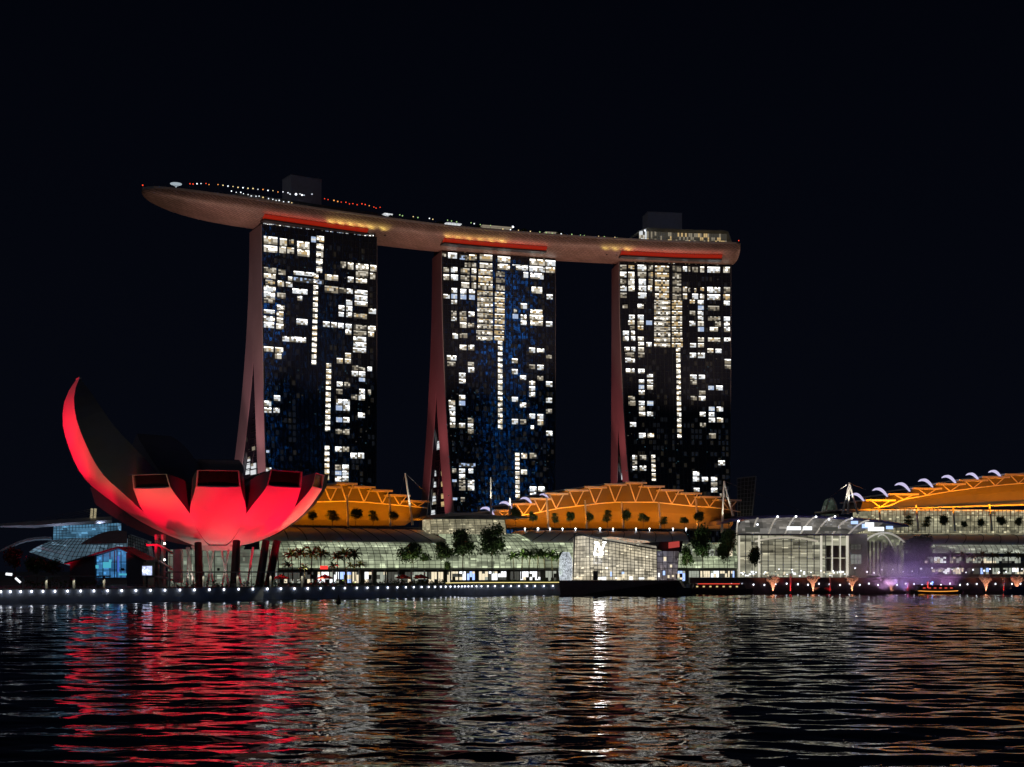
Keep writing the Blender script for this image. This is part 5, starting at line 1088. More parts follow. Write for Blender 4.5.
mb = MB(); grid_on(mb, lambda u, v: A.lerp(B, u).lerp(D_.lerp(C_, u), v)-Vector((0, .3, 0)), [0, .2, .4, .6, .8, 1], [i/13 for i in range(14)], .13); mb.bar(B, C_, .4); mb.bar(D_, C_, .4); mb.build('lattice', GREY, lt)
da = thing('glazed_arch', tuple(P(831, 516, 600)), 'small pointed glazed arch behind the vaulted roof', 'arch')
mb = MB(); pts = [P(825+13*k/12, 516.5-18.5*sin(pi*k/12)**.75, 600) for k in range(13)]; mb.tube(pts, .4, 6); mb.build('arch_rim', GREY, da)
mb = MB(); mb.loft([[p+Vector((0, d, 0)) for p in pts] for d in (.2, 9)]); mb.build('arch_glass', glow_glass('arch_glass', (.6, .8, .6), .035, (.6, .6, .6), .1, 1.5, seed=44), da)
# ------------------------------------------------------------------ blue lit theatre left of the museum
BLG = glow_glass('blue_glass', (.10, .40, .75), .30, (.22, .22, .5), .3, 1.3, (.30, .62, .85), seed=50)
BLG2 = glow_glass('blue_panel_glass', (.14, .30, .44), .30, (.14, .14, .14), .5, 1.2, (.24, .34, .42), seed=53)
th_ = thing('theatre', tuple(G(80, 470, 3.3)), 'glass theatre lit blue with white wing roofs, left of the flower museum', 'theatre')
TH = PF(20, 455, 134, 470)
mb = MB(); A = [(0, 523.8, 527.2), (20, 522, 527.8), (35, 521, 528), (52.7, 519.9, 526.4), (75, 518.3, 525), (98, 516.8, 523.4), (112, 516.4, 522.5)]
def wing(rows, D0, D1, dep, m, name, px_ext=None):
    mb = MB(); rings = []
    for px, yt, yb in rows:
        D = lerp(D0, D1, (px-rows[0][0])/(rows[-1][0]-rows[0][0])); a = P(px, yb, D); b = P(px, (yt*.4+yb*.6), D-.6); c = P(px, yt, D+dep)
        rings.append([a, b, c, c-Vector((0, 0, .4)), P(px, yb, D+dep*.4)+Vector((0, 0, .2))])
    mb.loft(rings); return mb.build(name, m, th_)
WING = mat('wing_roof', (.45, .44, .46), .5)
wing([(-90, 531, 533), (-30, 526.5, 529.5)]+A, 440, 468, 16, WING, 'wing_roof')
wing([(-70, 575, 578), (-20, 558, 561), (0, 550.3, 552.2), (8, 546, 549), (17.6, 541.6, 545), (27, 538.6, 542), (35, 537.3, 540.6), (45, 536.6, 540), (52, 537, 540.5)], 440, 455, 3, mat('white_wing', (.72, .72, .76), .5), 'wing_roof')
quadsurf(th_, 'clerestory', P(53, 541, 462), P(117, 541, 472), P(117, 523, 473), P(53.5, 526, 464), BLG, 20, 6, .14)
def bf(u, v):
    top = [(53, 540), (80, 538), (127, 538.5)]; t = v*pi/2
    px = lerp(lerp(29, 127, u), lerp(53, 127, u), sin(t)**1.3); yb = lerp(552, 566, min(1, u*2.4)) if u < .42 else 566; yt = interp(top, px)
    return P(px, lerp(yb, yt, sin(t)), 446+10*u+9*(1-cos(t)))
us = [i/22 for i in range(23)]; vs = [i/9 for i in range(10)]
mb = MB(); mb.loft([[bf(u, v) for v in vs]+[bf(u, 1)+Vector((0, 7, 0)), bf(u, 0)+Vector((0, 16, 0))] for u in us]); g = mb.build('barrel_glass', BLG2, th_)
mb = MB(); grid_on(mb, lambda u, v: bf(u, v)-Vector((0, .12, 0)), us, vs, .15); s = mb.build('mullions', mat('pale_mullion', (.30, .32, .34), .5), None, loc=g['_o']); s.parent = g; s.location = (0, 0, 0)
mb = MB(); rows = [(81, 544, 543.5), (88, 544, 539), (98.4, 543.8, 534), (108, 543.6, 531.2), (118, 543.4, 530), (127, 543.2, 531.5)]
mb.loft([[P(px, yb, 441), P(px, yt, 449), P(px, yt, 458), P(px, yb+.3, 458)] for px, yb, yt in rows]); mb.build('red_wing', mat('red_wing_roof', (.30, .20, .20), .6), th_)
for px in (92, 95.5): mb = MB(); mb.tube([P(px-.8, 518, 476), P(px, 508.5, 476)], .42, 8); mb.build('roof_post', emit('self_lit_post', (1, .85, .5), .3, (.5, .5, .45)), th_)  # posts given a weak warm emission in place of light on them
for i in range(5):
    mb = MB(); mb.tube([P(92+i*2.2, 509+i, 476), P(14+i*17, 523.5-i*.8, 466)], .05, 4); mb.build('stay_cable', CABLE, th_)
quadsurf(th_, 'end_wall', P(128, 560, 452), P(151, 566, 440), P(147, 541, 446), P(128, 534.5, 454), glow_glass('dim_lattice', (.3, .35, .4), .05, (.3, .3, .3), .3, 1.3, seed=57), 8, 8, .14)
hs = thing('gable_house', tuple(G(112, 408, 3.3)), 'dark gabled house with a blue lit glass front beside the outside stair', 'house')
mb = MB(); ridge, le, re_ = (118, 547.8), (64, 564), (146, 562)
for d0 in (0,):
    R0, L0, E0 = P(*ridge, 404), P(*le, 404), P(*re_, 404); dv = Vector((0, 16, 0)); up = Vector((0, 0, .45))
    mb.hexa([L0, R0, R0+dv, L0+dv], [L0+up, R0+up, R0+dv+up, L0+dv+up]); mb.hexa([R0+Vector((.01, 0, 0)), E0, E0+dv, R0+dv+Vector((.01, 0, 0))], [R0+up+Vector((.01, 0, 0)), E0+up, E0+dv+up, R0+dv+up+Vector((.01, 0, 0))])
mb.build('roof', mat('house_roof', (.05, .05, .06), .6), hs)
mb = MB(); mb.loft([[P(70, 586, 406), P(70, 563, 406), P(95, 556.3, 406), P(96, 586, 406)], [P(70, 586, 406)+dv*.8, P(70, 563, 406)+dv*.8, P(95, 556.3, 406)+dv*.8, P(96, 586, 406)+dv*.8]]); mb.build('wall', mat('house_wall', (.05, .055, .075), .6), hs)
mb = MB(); mb.loft([[P(127, 586, 406), P(127, 552.5, 406), P(143, 561.5, 406), P(143, 586, 406)], [P(127, 586, 406)+dv*.8, P(127, 552.5, 406)+dv*.8, P(143, 561.5, 406)+dv*.8, P(143, 586, 406)+dv*.8]]); mb.build('wall', MATS['house_wall'], hs)
HG = glow_glass('house_blue_glass', (.03, .20, .75), .30, (.45, .45, .45), .1, 1.6, (.12, .45, .8), seed=60)
mb = MB(); mb.loft([[P(96, 578, 407), P(95.5, 556.8, 407), P(117.8, 549.6, 407), P(126.9, 552.9, 407), P(126.9, 578, 407)], [p+Vector((0, 6, 0)) for p in (P(96, 578, 407), P(95.5, 556.8, 407), P(117.8, 549.6, 407), P(126.9, 552.9, 407), P(126.9, 578, 407))]]); g = mb.build('glass_front', HG, hs)
mb = MB()
for px in (96.3, 103, 110, 114.5, 117, 121, 126.5): mb.bar(P(px, 578, 406.8), P(px, interp([(95, 557), (118, 549.8), (127, 553)], px), 406.8), .22)
for y in (562, 570, 577.8): mb.bar(P(96, y, 406.8), P(126.8, y, 406.8), .18)
s = mb.build('mullions', DARK, None, loc=g['_o']); s.parent = g; s.location = (0, 0, 0)
for (a, b, ya, yb, kk) in ((95, 98.5, 565, 568.5, 'cy'), (103, 111, 562, 568, 'cy'), (109, 111.5, 559.5, 562, 'cy'), (119, 126.5, 573.5, 575.3, 'cy'), (117.5, 119, 556, 572, 'bl')):
    mb = MB(); mb.box((P(a, ya, 406.4)+P(b, yb, 406.4))/2, ((b-a)*.29, .2, (yb-ya)*.29)); mb.build('neon_strip', emit('neon_'+('cyan' if kk == 'cy' else 'blue'), (.12, .75, 1) if kk == 'cy' else (.1, .25, 1), .55), hs)
for (px, py, D, e) in ((20, 533, 446, 500), (62, 530, 456, 400), (100, 527, 466, 300), (25, 545, 444, 200)): lamp('SPOT', 'wing_fill', P(px, py, D), e*1.4, (.6, .7, 1), P(px, py-10, D+3), .2, 130, .6, parent=th_)  # added lamps without fixtures, to brighten the wing roofs
# bright screen between the house and the stair
scn = thing('video_screen', tuple(G(147, 400, 3.3)), 'small glowing pale blue video screen right of the gabled house', 'screen')
mb = MB(); mb.hexa([P(141.5, 576, 400), P(152.8, 576, 400), P(152.8, 576, 401), P(141.5, 576, 401)], [P(141.5, 565.3, 400), P(152.8, 565.3, 400), P(152.8, 565.3, 401), P(141.5, 565.3, 401)]); mb.bar(G(147, 400.5, 3.3), P(147, 576, 400.5), .5); mb.build('frame', DARK, scn)
mb = MB(); A_, B_, C2, D2 = P(142.3, 575.2, 399.9), P(152, 575.2, 399.9), P(152, 566, 399.9), P(142.3, 566, 399.9); mb.face([A_, B_, C2, D2]); mb.build('display', glow_glass('screen_glow', (.35, .5, 1), 1.0, (.8, .8, .8), .4, 1.3, (.9, .9, 1), seed=63), scn)
# ------------------------------------------------------------------ floodlights on the legs and the hull
def washer(px, y, D, target, e, col, ang, label, nm='floodlight'):
    flood(P(px, y, D), target, e, col, ang, label, 1.0, 'roof floodlights aimed at the towers', nm)
PINK = (1, .50, .46)
for tw, e, cc in zip(towers, (.62, .42, .40), ((1, .43, .46), (1, .20, .22), (1, .18, .19))):
    L0 = tw.p(-32, 8, 24); mid = tw.p(-.9, 22, 70)
    flood(L0, mid, 105000*e, cc, 74, 'floodlight aimed up at the pale legs of its hotel tower', 1.0, 'leg floodlights beside the hotel towers')
    flood(tw.p(-31, 2, 24), tw.p(-.9, 12, 140), 230000*e, cc, 44, 'floodlight aimed up at the pale legs of its hotel tower', 1.0, 'leg floodlights beside the hotel towers')
PEACH = (1, .60, .47)
for s_, off, e in ((45, -60, 1.0), (95, -95, .7), (165, -70, 1.0), (205, -75, 1.0), (262, -70, 1.0), (310, -75, .9), (335, -70, .8)):
    p = dk(s_, off, 42); flood(p, dk(s_, -6, 190), 220000*e, PEACH, 52, 'floodlight on the roofs aimed up at the curved deck', 1.0, 'deck floodlights on the roofs')
for tw, us, ee in ((towers[0], (332, 342, 352, 362, 372, 384), 1.0), (towers[1], (449, 459, 470, 481, 492, 503), .7), (towers[2], (606, 616, 628), .7)):       # yellowish wash lights along the coves
    for px in us:
        s = sOf(px, -16); p = dk(s, -17.2, 187.8); mb = MB(); mb.box(p-Vector((0, 0, .35)), (.8, .6, .4), rz=tw.rz); mb.build('wash_light', DARK, tw.root)
        lamp('SPOT', 'crown_wash', p, 1500*ee, (1, .82, .20), dk(s+.5, -17.6, 197), .3, 120, .9, parent=tw.root)
# ------------------------------------------------------------------ quay lamps
LG = emit('quay_lamp_glow', (.86, .90, 1.0), 3.2, sample=True); LGW = emit('quay_lamp_warm', (1, .8, .5), 5, sample=True)
def lampmesh(r, m, nm):
    mb = MB(); mb.ball((0, 0, 0), r, 8, 6, 0, 1.25); mb.box((0, .3, .12), (.10, .5, .10), 1); mb.loft([[(cos(2*pi*j/10)*q, sin(2*pi*j/10)*q, z) for j in range(10)] for q, z in ((r*.9, r*1.15), (r*1.5, r*1.2), (r*.3, r*1.9))], 1)
    o = mb.build(nm, [m, DARK]); return o
LX = [.9, 10.4, 20.7, 31.6, 43, 55, 67.6, 80.7, 94, 107.7, 121.8, 136, 150.6, 165, 180, 194.6, 209.5, 224, 238.6, 253, 267.5, 281, 294.6, 307.8, 320.7, 333.6, 345, 357, 367.6, 378, 388, 397.5, 406, 414, 421.7, 428.8, 435.2, 441, 445.8, 450.6, 455, 458.6, 462, 465, 468.5, 472, 476.5, 481.5, 488, 495, 503, 511, 519, 527, 535, 544, 553]
proto = lampmesh(.27, LG, 'quay_lamp'); first = True
GRP = 'white lamps along the stone quay wall'
for px in LX:
    D = bankD(px)-.55; o = proto if first else proto.copy()
    if not first: COL.objects.link(o)
    first = False; o.location = G(px, D, 2.95); sc = 1.0 if px < 320 else .85; o.scale = (sc,)*3
    tag(o, 'small white globe lamp in the row along the stone quay wall', 'lamp', GRP)
RX = [697.5, 709, 720, 731.6, 742, 753.5, 764.4, 775.6, 786.7, 798, 808, 819, 829.5, 840, 849.6, 859.7, 869, 878, 888, 897, 905.5, 914, 922, 931, 941, 950, 960, 967.5, 976.7, 985.5, 995.5, 1003.5, 1012, 1020.5]
pl = lampmesh(.25, LG, 'plaza_lamp'); first = True
for px in RX:
    o = pl if first else pl.copy()
    if not first: COL.objects.link(o)
    first = False; o.location = G(px, bankD(px)-.6, 3.2+.25*sin(px)); tag(o, 'small white lamp in the row along the dark maroon plaza wall', 'lamp', 'white lamps along the maroon plaza wall')
rr = random.Random(31)
mb = MB(); mb.ball((0, 0, 0), .26, 8, 6, 0); mb.tube([(0, 0, -3), (0, 0, -.2)], .07, 6, 1); gp = mb.build('globe_lamp', [emit('globe_glow', (.92, .93, 1), 2.6, sample=True), DARK]); first = True
for px in [756, 765, 779, 792, 801, 811, 821, 833, 843, 855, 867, 874, 882, 893, 903, 912, 921, 932, 944, 952, 958, 966, 973, 984, 990, 999, 1006, 1015, 1022]:
    o = gp if first else gp.copy()
    if not first: COL.objects.link(o)
    first = False; o.location = G(px, bankD(px)+3+rr.uniform(0, 3), 8.2+rr.uniform(-.9, .9)); o.scale = (rr.uniform(.7, 1.25),)*3
    tag(o, 'white globe lamp on a thin pole at the plaza edge', 'lamp', 'globe lamps on the plaza edge')
# lit string of yellow light under the promenade deck edge
mb = MB(); pts = [G(px, bankD(px)-.45, 4.15+.0*px) for px in range(446, 562, 6)]; mb.tube(pts, .13, 6); y1 = mb.build('step_light', emit('yellow_strip', (1, .82, .30), 1.1)); tag(y1, 'long thin yellow light strip along the promenade edge below the trees', 'light strip')
# ------------------------------------------------------------------ pergolas
PG = mat('pergola_paint', (.34, .34, .33), .6)
def pergola(label, p0, p1, D0, D1, ytop, lit, dark, name='pergola'):
    a, b = G(p0, D0, 0), G(p1, D1, 0); fr = Frame(a, b); z = fr.z((p0+p1)/2, ytop)
    t = thing(name, tuple(fr.p(fr.L/2, 1.5, 3.3)), label, 'pergola', 'flat roofed promenade pergolas')
    mb = MB(); mb.hexa([fr.p(0, 0, z-.35), fr.p(fr.L, 0, z-.35), fr.p(fr.L, 4, z-.35), fr.p(0, 4, z-.35)], [fr.p(0, -.2, z), fr.p(fr.L, -.2, z), fr.p(fr.L, 4.2, z), fr.p(0, 4.2, z)]); mb.build('roof', PG, t)
    for px in lit+dark:
        u = fr.u(px, .6); mb = MB(); mb.bar(fr.p(u, .6, 3.3), fr.p(u, .6, z-.35), .5); mb.build('post', PG, t)
        if px in lit: lamp('SPOT', 'post_lamp', fr.p(u, -.5, z-.5), 260, (1, .93, .66), fr.p(u, .5, 3.3), .1, 70, .5, parent=t)
    return t
pergola('low flat pergola with lit posts in front of the gabled house', 20, 111, 356, 368, 575.6, [46.5, 74, 104], [23])
pergola('long flat pergola with lit posts under the red bowl of the museum', 167, 306, 382, 396, 571.4, [203.5, 237.5, 270.5, 302], [169.5])
# planting strips lit from the pergolas
LEAF = [mat('leaf_dark', (.048, .085, .028), .6, var=.5, scale=.6), mat('leaf_mid', (.07, .115, .035), .6, var=.5, scale=.6), mat('leaf_olive', (.10, .11, .035), .6, var=.4, scale=.5), mat('leaf_red', (.16, .025, .02), .6, var=.4, scale=.5)]
BARK = mat('bark', (.09, .07, .05), .8)
def leaves(mb, c, R, n, rnd, size=.5, flat=.85, mi=0):
    for _ in range(n):
        v = Vector((rnd.gauss(0, .62), rnd.gauss(0, .62), rnd.gauss(0, .62)))*R; v = v*min(1, 1.7*R/max(v.length, 1e-6)); v.z *= flat; p = Vector(c)+v
        a = Vector((rnd.gauss(0, 1), rnd.gauss(0, 1), rnd.gauss(0, .6))).normalized(); b = a.cross(Vector((rnd.gauss(0, 1), rnd.gauss(0, 1), rnd.gauss(0, 1)))).normalized(); s = size*rnd.uniform(.6, 1.3)
        mb.face([p-a*s-b*s*.55, p+a*s*.3-b*s*.7, p+a*s, p+b*s*.7], mi)
def tree_proto(kind, seed, H, R, leafm, label, cat='tree'):
    rnd = random.Random(seed); t = thing({'palm': 'palm_tree', 'round': 'shade_tree', 'tier': 'terrace_tree', 'tall': 'shade_tree', 'red': 'shade_tree'}[kind], (0, 0, 0), label, cat)
    mb = MB(); mc = MB(); lim = []
    if kind == 'palm':
        top = Vector((rnd.uniform(-.4, .4), rnd.uniform(-.3, .3), H*.74)); mb.tube([(0, 0, 0), (top.x*.3, 0, H*.35), top], [.24, .17, .14], 7)
        for k in range(20):
            az = 2*pi*k/20+rnd.uniform(-.2, .2); el = rnd.uniform(-.1, 1.2); L = R*rnd.uniform(.85, 1.1); prev = top; d = Vector((cos(az)*cos(el), sin(az)*cos(el), sin(el)))
            for q in range(6):
                nx = prev+d*L/6; side = d.cross(Vector((0, 0, 1))).normalized(); w = L*.13*(1-abs(q-2)/4.5)
                for sg in (-1, 1):
                    mc.face([prev, nx, nx+side*sg*w*.9-Vector((0, 0, w*.9)), prev+side*sg*w-Vector((0, 0, w*.8))])
                prev = nx; d = (d-Vector((0, 0, .19+.045*q))).normalized()
    else:
        th = {'round': .42, 'tall': .48, 'tier': .28, 'red': .38}[kind]*H
        mb.tube([(0, 0, 0), (.1, .05, th*.5), (0, 0, th)], [.03*H*.6, .022*H*.6, .018*H*.6], 7)
        nb = {'round': 12, 'tall': 19, 'tier': 9, 'red': 9}[kind]
        for k in range(nb):
            az = rnd.uniform(0, 2*pi); f = (k+.5)/nb
            if kind == 'tier': lvl = k//3; zz = H*(.42+.20*lvl); rr_ = R*(.55-.17*lvl)*rnd.uniform(.4, 1); cr_, fl = R*(.52-.09*lvl), .5
            elif kind == 'tall': zz = th+(H-th)*f*.9; rr_ = R*(.85 if f < .6 else .5)*rnd.uniform(.2, 1.15); cr_, fl = R*rnd.uniform(.20, .40), .8
            else: zz = th+(H-th)*(.2+.6*f); rr_ = R*.85*rnd.uniform(.2, 1)*(1 if f < .6 else .6); cr_, fl = R*rnd.uniform(.24, .42), .7
            c = (cos(az)*rr_, sin(az)*rr_, zz); mb.tube([(0, 0, th*.85), (c[0]*.5, c[1]*.5, (zz+th)/2), c], [.010*H, .007*H, .004*H], 5)
            leaves(mc, c, cr_, int({'round': 210, 'tall': 170, 'tier': 190, 'red': 170}[kind]), rnd, size=R*.08, flat=fl)
    mb.build('trunk', BARK, t); mc.build('crown', leafm, t); return t
def place(proto, first, loc, s, rz, label, group):
    if first: proto.location = loc; proto.rotation_euler = (0, 0, rz); proto.scale = s if isinstance(s, tuple) else (s,)*3; tag(proto, label, proto['category'], group); return proto
    return dup(proto, loc, rz, s, label, group)
protos = {}
def tree(kind, px, ybase, ytop, D, label, group, wpx=None, leafm=None, seed=1):
    key = (kind, seed, leafm)
    f = key not in protos
    if f: protos[key] = tree_proto(kind, seed*7+1, 10.0, {'palm': 3.3, 'round': 5.0, 'tier': 3.6, 'tall': 3.6, 'red': 5}[kind], LEAF[leafm if leafm is not None else 0], label)
    z0 = EYE+(HOR-ybase)/FPX*D; h = (ybase-ytop)/FPX*D; s = h/10.0
    sx = s if wpx is None else wpx/FPX*D/(2*{'palm': 3.1, 'round': 5.2, 'tier': 3.4, 'tall': 3.6, 'red': 5.2}[kind])
    return place(protos[key], f, G(px, D, z0), (sx, sx, s), (px*1.7) % 6.28, label, group)
PGp = 'palms on the promenade'
for i, (px, yt, d) in enumerate(((292.5, 546, 0), (300.5, 544.5, 3), (311, 543, 0), (321, 543.5, 4), (337.5, 549, 0), (345.5, 544.5, -2), (355, 546, 2))):
    tree('palm', px, 581, yt, bankD(px)+26+d, 'green palm, %s from the left in the clump beside the museum columns' % ordinal(i), PGp, leafm=2, seed=1+i % 3)
for i, (px, yt) in enumerate(((288.5, 559), (305, 562), (333, 560), (350, 560.5), (361, 559))):
    tree('palm', px, 582, yt, bankD(px)+17, 'short palm in front of the taller ones, %s from the left' % ordinal(i), PGp, leafm=2, seed=1+i % 3)
for i, (px, yt) in enumerate(((514, 549), (521.5, 546.5), (529, 546), (537.5, 545.5), (545, 546), (552.5, 547), (559, 549))):
    tree('palm', px, 579, yt, bankD(px)+16, 'palm in the lit row left of the crystal pavilion, %s from the left' % ordinal(i), PGp, leafm=1, seed=1+i % 3)
PT = 'shade trees along the promenade'
tree('round', 413, 575, 543, 436, 'wide round dark tree right of the palm clump', PT, 31, 0, 1)
tree('round', 441, 572, 541.5, 462, 'rounded dark tree left of the two tallest promenade trees', PT, 22, 0, 2)
tree('tall', 463, 574, 530.5, 475, 'tall loose tree before the glass pavilion, left of the pair', PT, 27, 0, 1)
tree('tall', 492, 574, 526.5, 486, 'tallest promenade tree, right of the pair before the glass pavilion', PT, 27, 0, 2)
tree('round', 447, 577, 561, 462, 'small leafy tree at the foot of the glass pavilion', PT, 9, 1, 3)
tree('tall', 703, 577, 527, 505, 'tall dark tree right of the crystal pavilion', PT, 25, 0, 3)
tree('tall', 686.5, 578, 547, 500, 'slim lighter tree just right of the crystal pavilion', PT, 13, 1, 4)
tree('tall', 727.5, 577, 531, 515, 'dark tree at the left corner of the arched glass hall', PT, 20, 0, 5)
tree('round', 754.5, 577, 546.5, 521, 'small round tree before the arched glass hall', PT, 15.5, 0, 4)
tree('round', 889, 577, 546, 521, 'low wide tree before the white arched porch', PT, 17, 0, 5)
tree('round', 919, 574, 535.5, 524, 'large dark tree rising over the purple fountain mist', PT, 34, 0, 6)
for i, px in enumerate((951, 961, 972, 983, 995, 1008, 1019, 1029)): tree('palm', px, 572, 548.5+(i*1.3) % 3, 524+i % 3, 'tree in the row under the sloped glass roof at right, %s from the left' % ordinal(i), PT, 15, 2, 1+i % 3)
tree('red', 15, 581, 546.5, 400, 'dark red tinted tree at the left end of the promenade', PT, 25, 3, 1)
tree('red', 37, 582, 556, 395, 'low dark tree right of the red tinted tree', PT, 28, 0, 7)
tree('red', 53, 582, 559, 398, 'low dark tree touching the roof of the gabled house', PT, 22, 0, 8)
TT = 'trimmed trees on the mall roof terraces'
for i, (px, yt, w) in enumerate(((313, 511, 12), (332.5, 508.8, 17), (355.5, 508.5, 17), (373, 509, 13), (393, 511, 13))):
    tree('tier' if i in (1, 3) else 'round', px, 525.5, yt, CA.D(px, -6.5), 'dark terrace tree before the amber canopy beside the museum, %s from the left' % ordinal(i), TT, w, 0, 11+i % 2)
for i, (px, yt, w) in enumerate(((515.5, 507, 14), (532.5, 511.5, 10), (554.5, 511.5, 9.5), (570.5, 511.5, 11), (589.5, 512, 11), (607.5, 508, 12), (627, 509.5, 13), (643.5, 513, 13.5), (664.5, 515.5, 11.5), (684.5, 517, 11), (698.5, 511.5, 14), (728.5, 512, 15))):
    tree('tier' if i % 3 == 2 else 'round', px, 528, yt, CB.D(px, -6.5), 'dark terrace tree before the widest amber canopy, %s from the left' % ordinal(i), TT, w, 0, 11+i % 2)
for i, (px, yt, w) in enumerate(((908.5, 514, 12), (928, 515, 11.5), (944.5, 515, 12), (964, 521, 8), (981.5, 518.5, 9.5), (1001, 516, 12), (1019, 517, 9))):
    tree('tier' if i in (0, 1) else 'round', px, 531.5, yt, M3.D(px, 9), 'dark terrace tree before the cream terrace glass at right, %s from the left' % ordinal(i), TT, w, 0, 11+i % 2)
for i, px in enumerate((391, 396, 404, 413, 420, 427, 440, 452, 470, 478, 500, 517, 524, 531, 545, 560, 568, 576)):
    s, z = zt(px, 200, -9); p = dk(s, -9, DZ); o = tree('round', 512+FPX*p.x/p.y, HOR-(DZ-EYE)*FPX/p.y, HOR-(DZ-EYE)*FPX/p.y-(4.2 if i % 3 else 7), p.y, 'small deck tree on the boat shaped deck, %s from its pointed end' % ordinal(i), 'small trees on the boat shaped deck', 6 if i % 3 else 8, 1, 14)
# hedges and planting below the pergolas
def hedge(p0, p1, D0, D1, h, label, n=700, leafm=1):
    a, b = G(p0, D0, 3.3), G(p1, D1, 3.3); rnd = random.Random(int(p0)); mb = MB()
    for _ in range(n):
        f = rnd.random(); c = a.lerp(b, f)+Vector((0, rnd.uniform(-1, 1), 0)); leaves(mb, c+Vector((0, 0, h*.5*(1+.4*sin(f*23+p0)))), h*.55, 1, rnd, .28, 1.0)
    o = mb.build('hedge', LEAF[leafm]); return tag(o, label, 'hedge', 'clipped hedges on the promenade')
hedge(26, 104, 372, 384, 2.0, 'dark low hedge behind the posts of the pergola before the gabled house')
hedge(172, 300, 396, 408, 1.9, 'low hedge behind the posts of the long pergola under the red bowl')
hedge(306, 392, 418, 440, 1.6, 'low hedge between the palm clump and the quay wall')
hedge(396, 446, 436, 462, 1.5, 'low hedge under the wide round dark tree')
hedge(500, 558, 484, 494, 1.5, 'low hedge at the feet of the lit palm row')
hedge(560, 700, 512, 522, 1.6, 'low hedge half hidden behind the crystal pavilion')
for px, D, e, c in ((60, 372, 300, (1, .95, .4)), (90, 376, 300, (1, .95, .4)), (185, 398, 18, (1, .95, .4)), (222, 400, 18, (1, .95, .4)), (255, 402, 18, (1, .95, .4)), (296, 425, 420, (1, .85, .45)), (308, 428, 420, (1, .85, .45)), (320, 430, 420, (1, .85, .45)), (340, 432, 420, (1, .85, .45)), (353, 434, 420, (1, .85, .45)), (517, 485, 560, (.9, 1, .5)), (529, 486, 560, (.9, 1, .5)), (541, 488, 560, (.9, 1, .5)), (554, 491, 560, (.9, 1, .5)), (686, 497, 300, (.8, 1, .6)), (703, 502, 170, (.8, 1, .6)), (463, 472, 170, (.9, 1, .7)), (492, 483, 170, (.9, 1, .7)), (400, 434, 120, (.95, 1, .5)), (508, 482, 120, (.95, 1, .5)), (548, 488, 120, (.95, 1, .5)), (413, 433, 170, (.95, 1, .6)), (441, 459, 170, (.95, 1, .6)), (727, 512, 170, (.9, 1, .6)), (754, 518, 150, (1, .95, .6)), (985, 516, 200, (1, .9, .6)), (1010, 517, 200, (1, .9, .6))):
    p = G(px, D-5, 3.9); t = thing('garden_uplight', tuple(p-Vector((0, 0, .5))), 'small garden uplight in the planting below the promenade palms and trees', 'uplight', 'garden uplights in the planting')
    mb = MB(); mb.tube([p-Vector((0, 0, .6)), p-Vector((0, 0, .15))], [.16, .2], 8); mb.build('housing', FLOODBODY, t); lamp('SPOT', 'uplight_lamp', p, e*13, c, p+Vector((1.5, 4, 7)), .15, 66, .6, parent=t)
# railing along the promenade
mb = MB(); xs = [i for i in range(-20, 690, 4)]
pr = [G(px, bankD(px)+.9, 3.35) for px in xs]
for p in pr: mb.bar(p, p+Vector((0, 0, 1.1)), .07)
for z in (.4, .75, 1.1):
    for a, b in zip(pr, pr[1:]): mb.bar(a+Vector((0, 0, z)), b+Vector((0, 0, z)), .05)
tag(mb.build('railing', GREY), 'thin grey railing on top of the stone quay wall', 'railing')
mb = MB(); xs = [i for i in range(692, 1060, 4)]; pr = [G(px, bankD(px)+.5, 5.6) for px in xs]
for p in pr: mb.bar(p, p+Vector((0, 0, 1.1)), .07)
for z in (.5, 1.1):
    for a, b in zip(pr, pr[1:]): mb.bar(a+Vector((0, 0, z)), b+Vector((0, 0, z)), .05)
tag(mb.build('railing', GREY), 'thin grey railing on top of the dark maroon plaza wall', 'railing')
# red cafe parasols, white light sculpture, kiosk light
CLOTH = mat('red_canvas', (.38, .035, .04), .7)
for i, (px, D, lab) in enumerate(((403, 446, 'red parasol left of the pair under the wide round tree'), (421, 450, 'red parasol right of the pair under the wide round tree'), (325, 428, 'red parasol by the lit shop front behind the palm clump'), (281, 424, 'red parasol beside the rightmost museum column'))):
    p = G(px, D, 3.3); t = thing('parasol', tuple(p), lab, 'parasol', 'red parasols on the promenade')
    mb = MB(); mb.tube([p, p+Vector((0, 0, 3.6))], .06, 6); mb.build('pole', GREY, t)
    mb = MB(); n = 8; ring = [p+Vector((cos(2*pi*j/n)*2.6, sin(2*pi*j/n)*2.6, 2.6)) for j in range(n)]; mb.loft([[q-Vector((0, 0, .3)) for q in ring], ring, [p+Vector((cos(2*pi*j/n)*.1, sin(2*pi*j/n)*.1, 3.7)) for j in range(n)]]); mb.build('canvas', CLOTH, t)
lamp('POINT', 'cafe_lamp', G(325, 424, 6.5), 25, (1, .25, .2), size=.3); lamp('POINT', 'cafe_lamp', G(415, 444, 6), 25, (1, .5, .4), size=.3)
t = thing('light_ramp', tuple(G(13, 380, 3.3)), 'bent white light tube glowing at the far left of the promenade', 'light sculpture')
mb = MB(); mb.tube([P(6, 574, 380), P(12, 574.5, 380)], .35, 8); mb.build('tube', emit('tube_white', (.9, .95, 1), 1.4, sample=False), t)
mb = MB(); mb.tube([P(15.5, 578, 380), P(20.5, 582.5, 380)], .3, 8); mb.build('tube', MATS['tube_white'], t)
mb = MB(); mb.tube([P(6, 574, 380.2), P(13, 575, 380.2), P(16, 578.5, 380.2), P(21, 583, 380.2), G(21.5, 380.2, 3.3)], .18, 6); mb.build('frame', DARK, t)
sg = thing('red_sign', tuple(G(325, 430, 3.3)), 'small glowing red sign over the shop front behind the palms', 'sign')
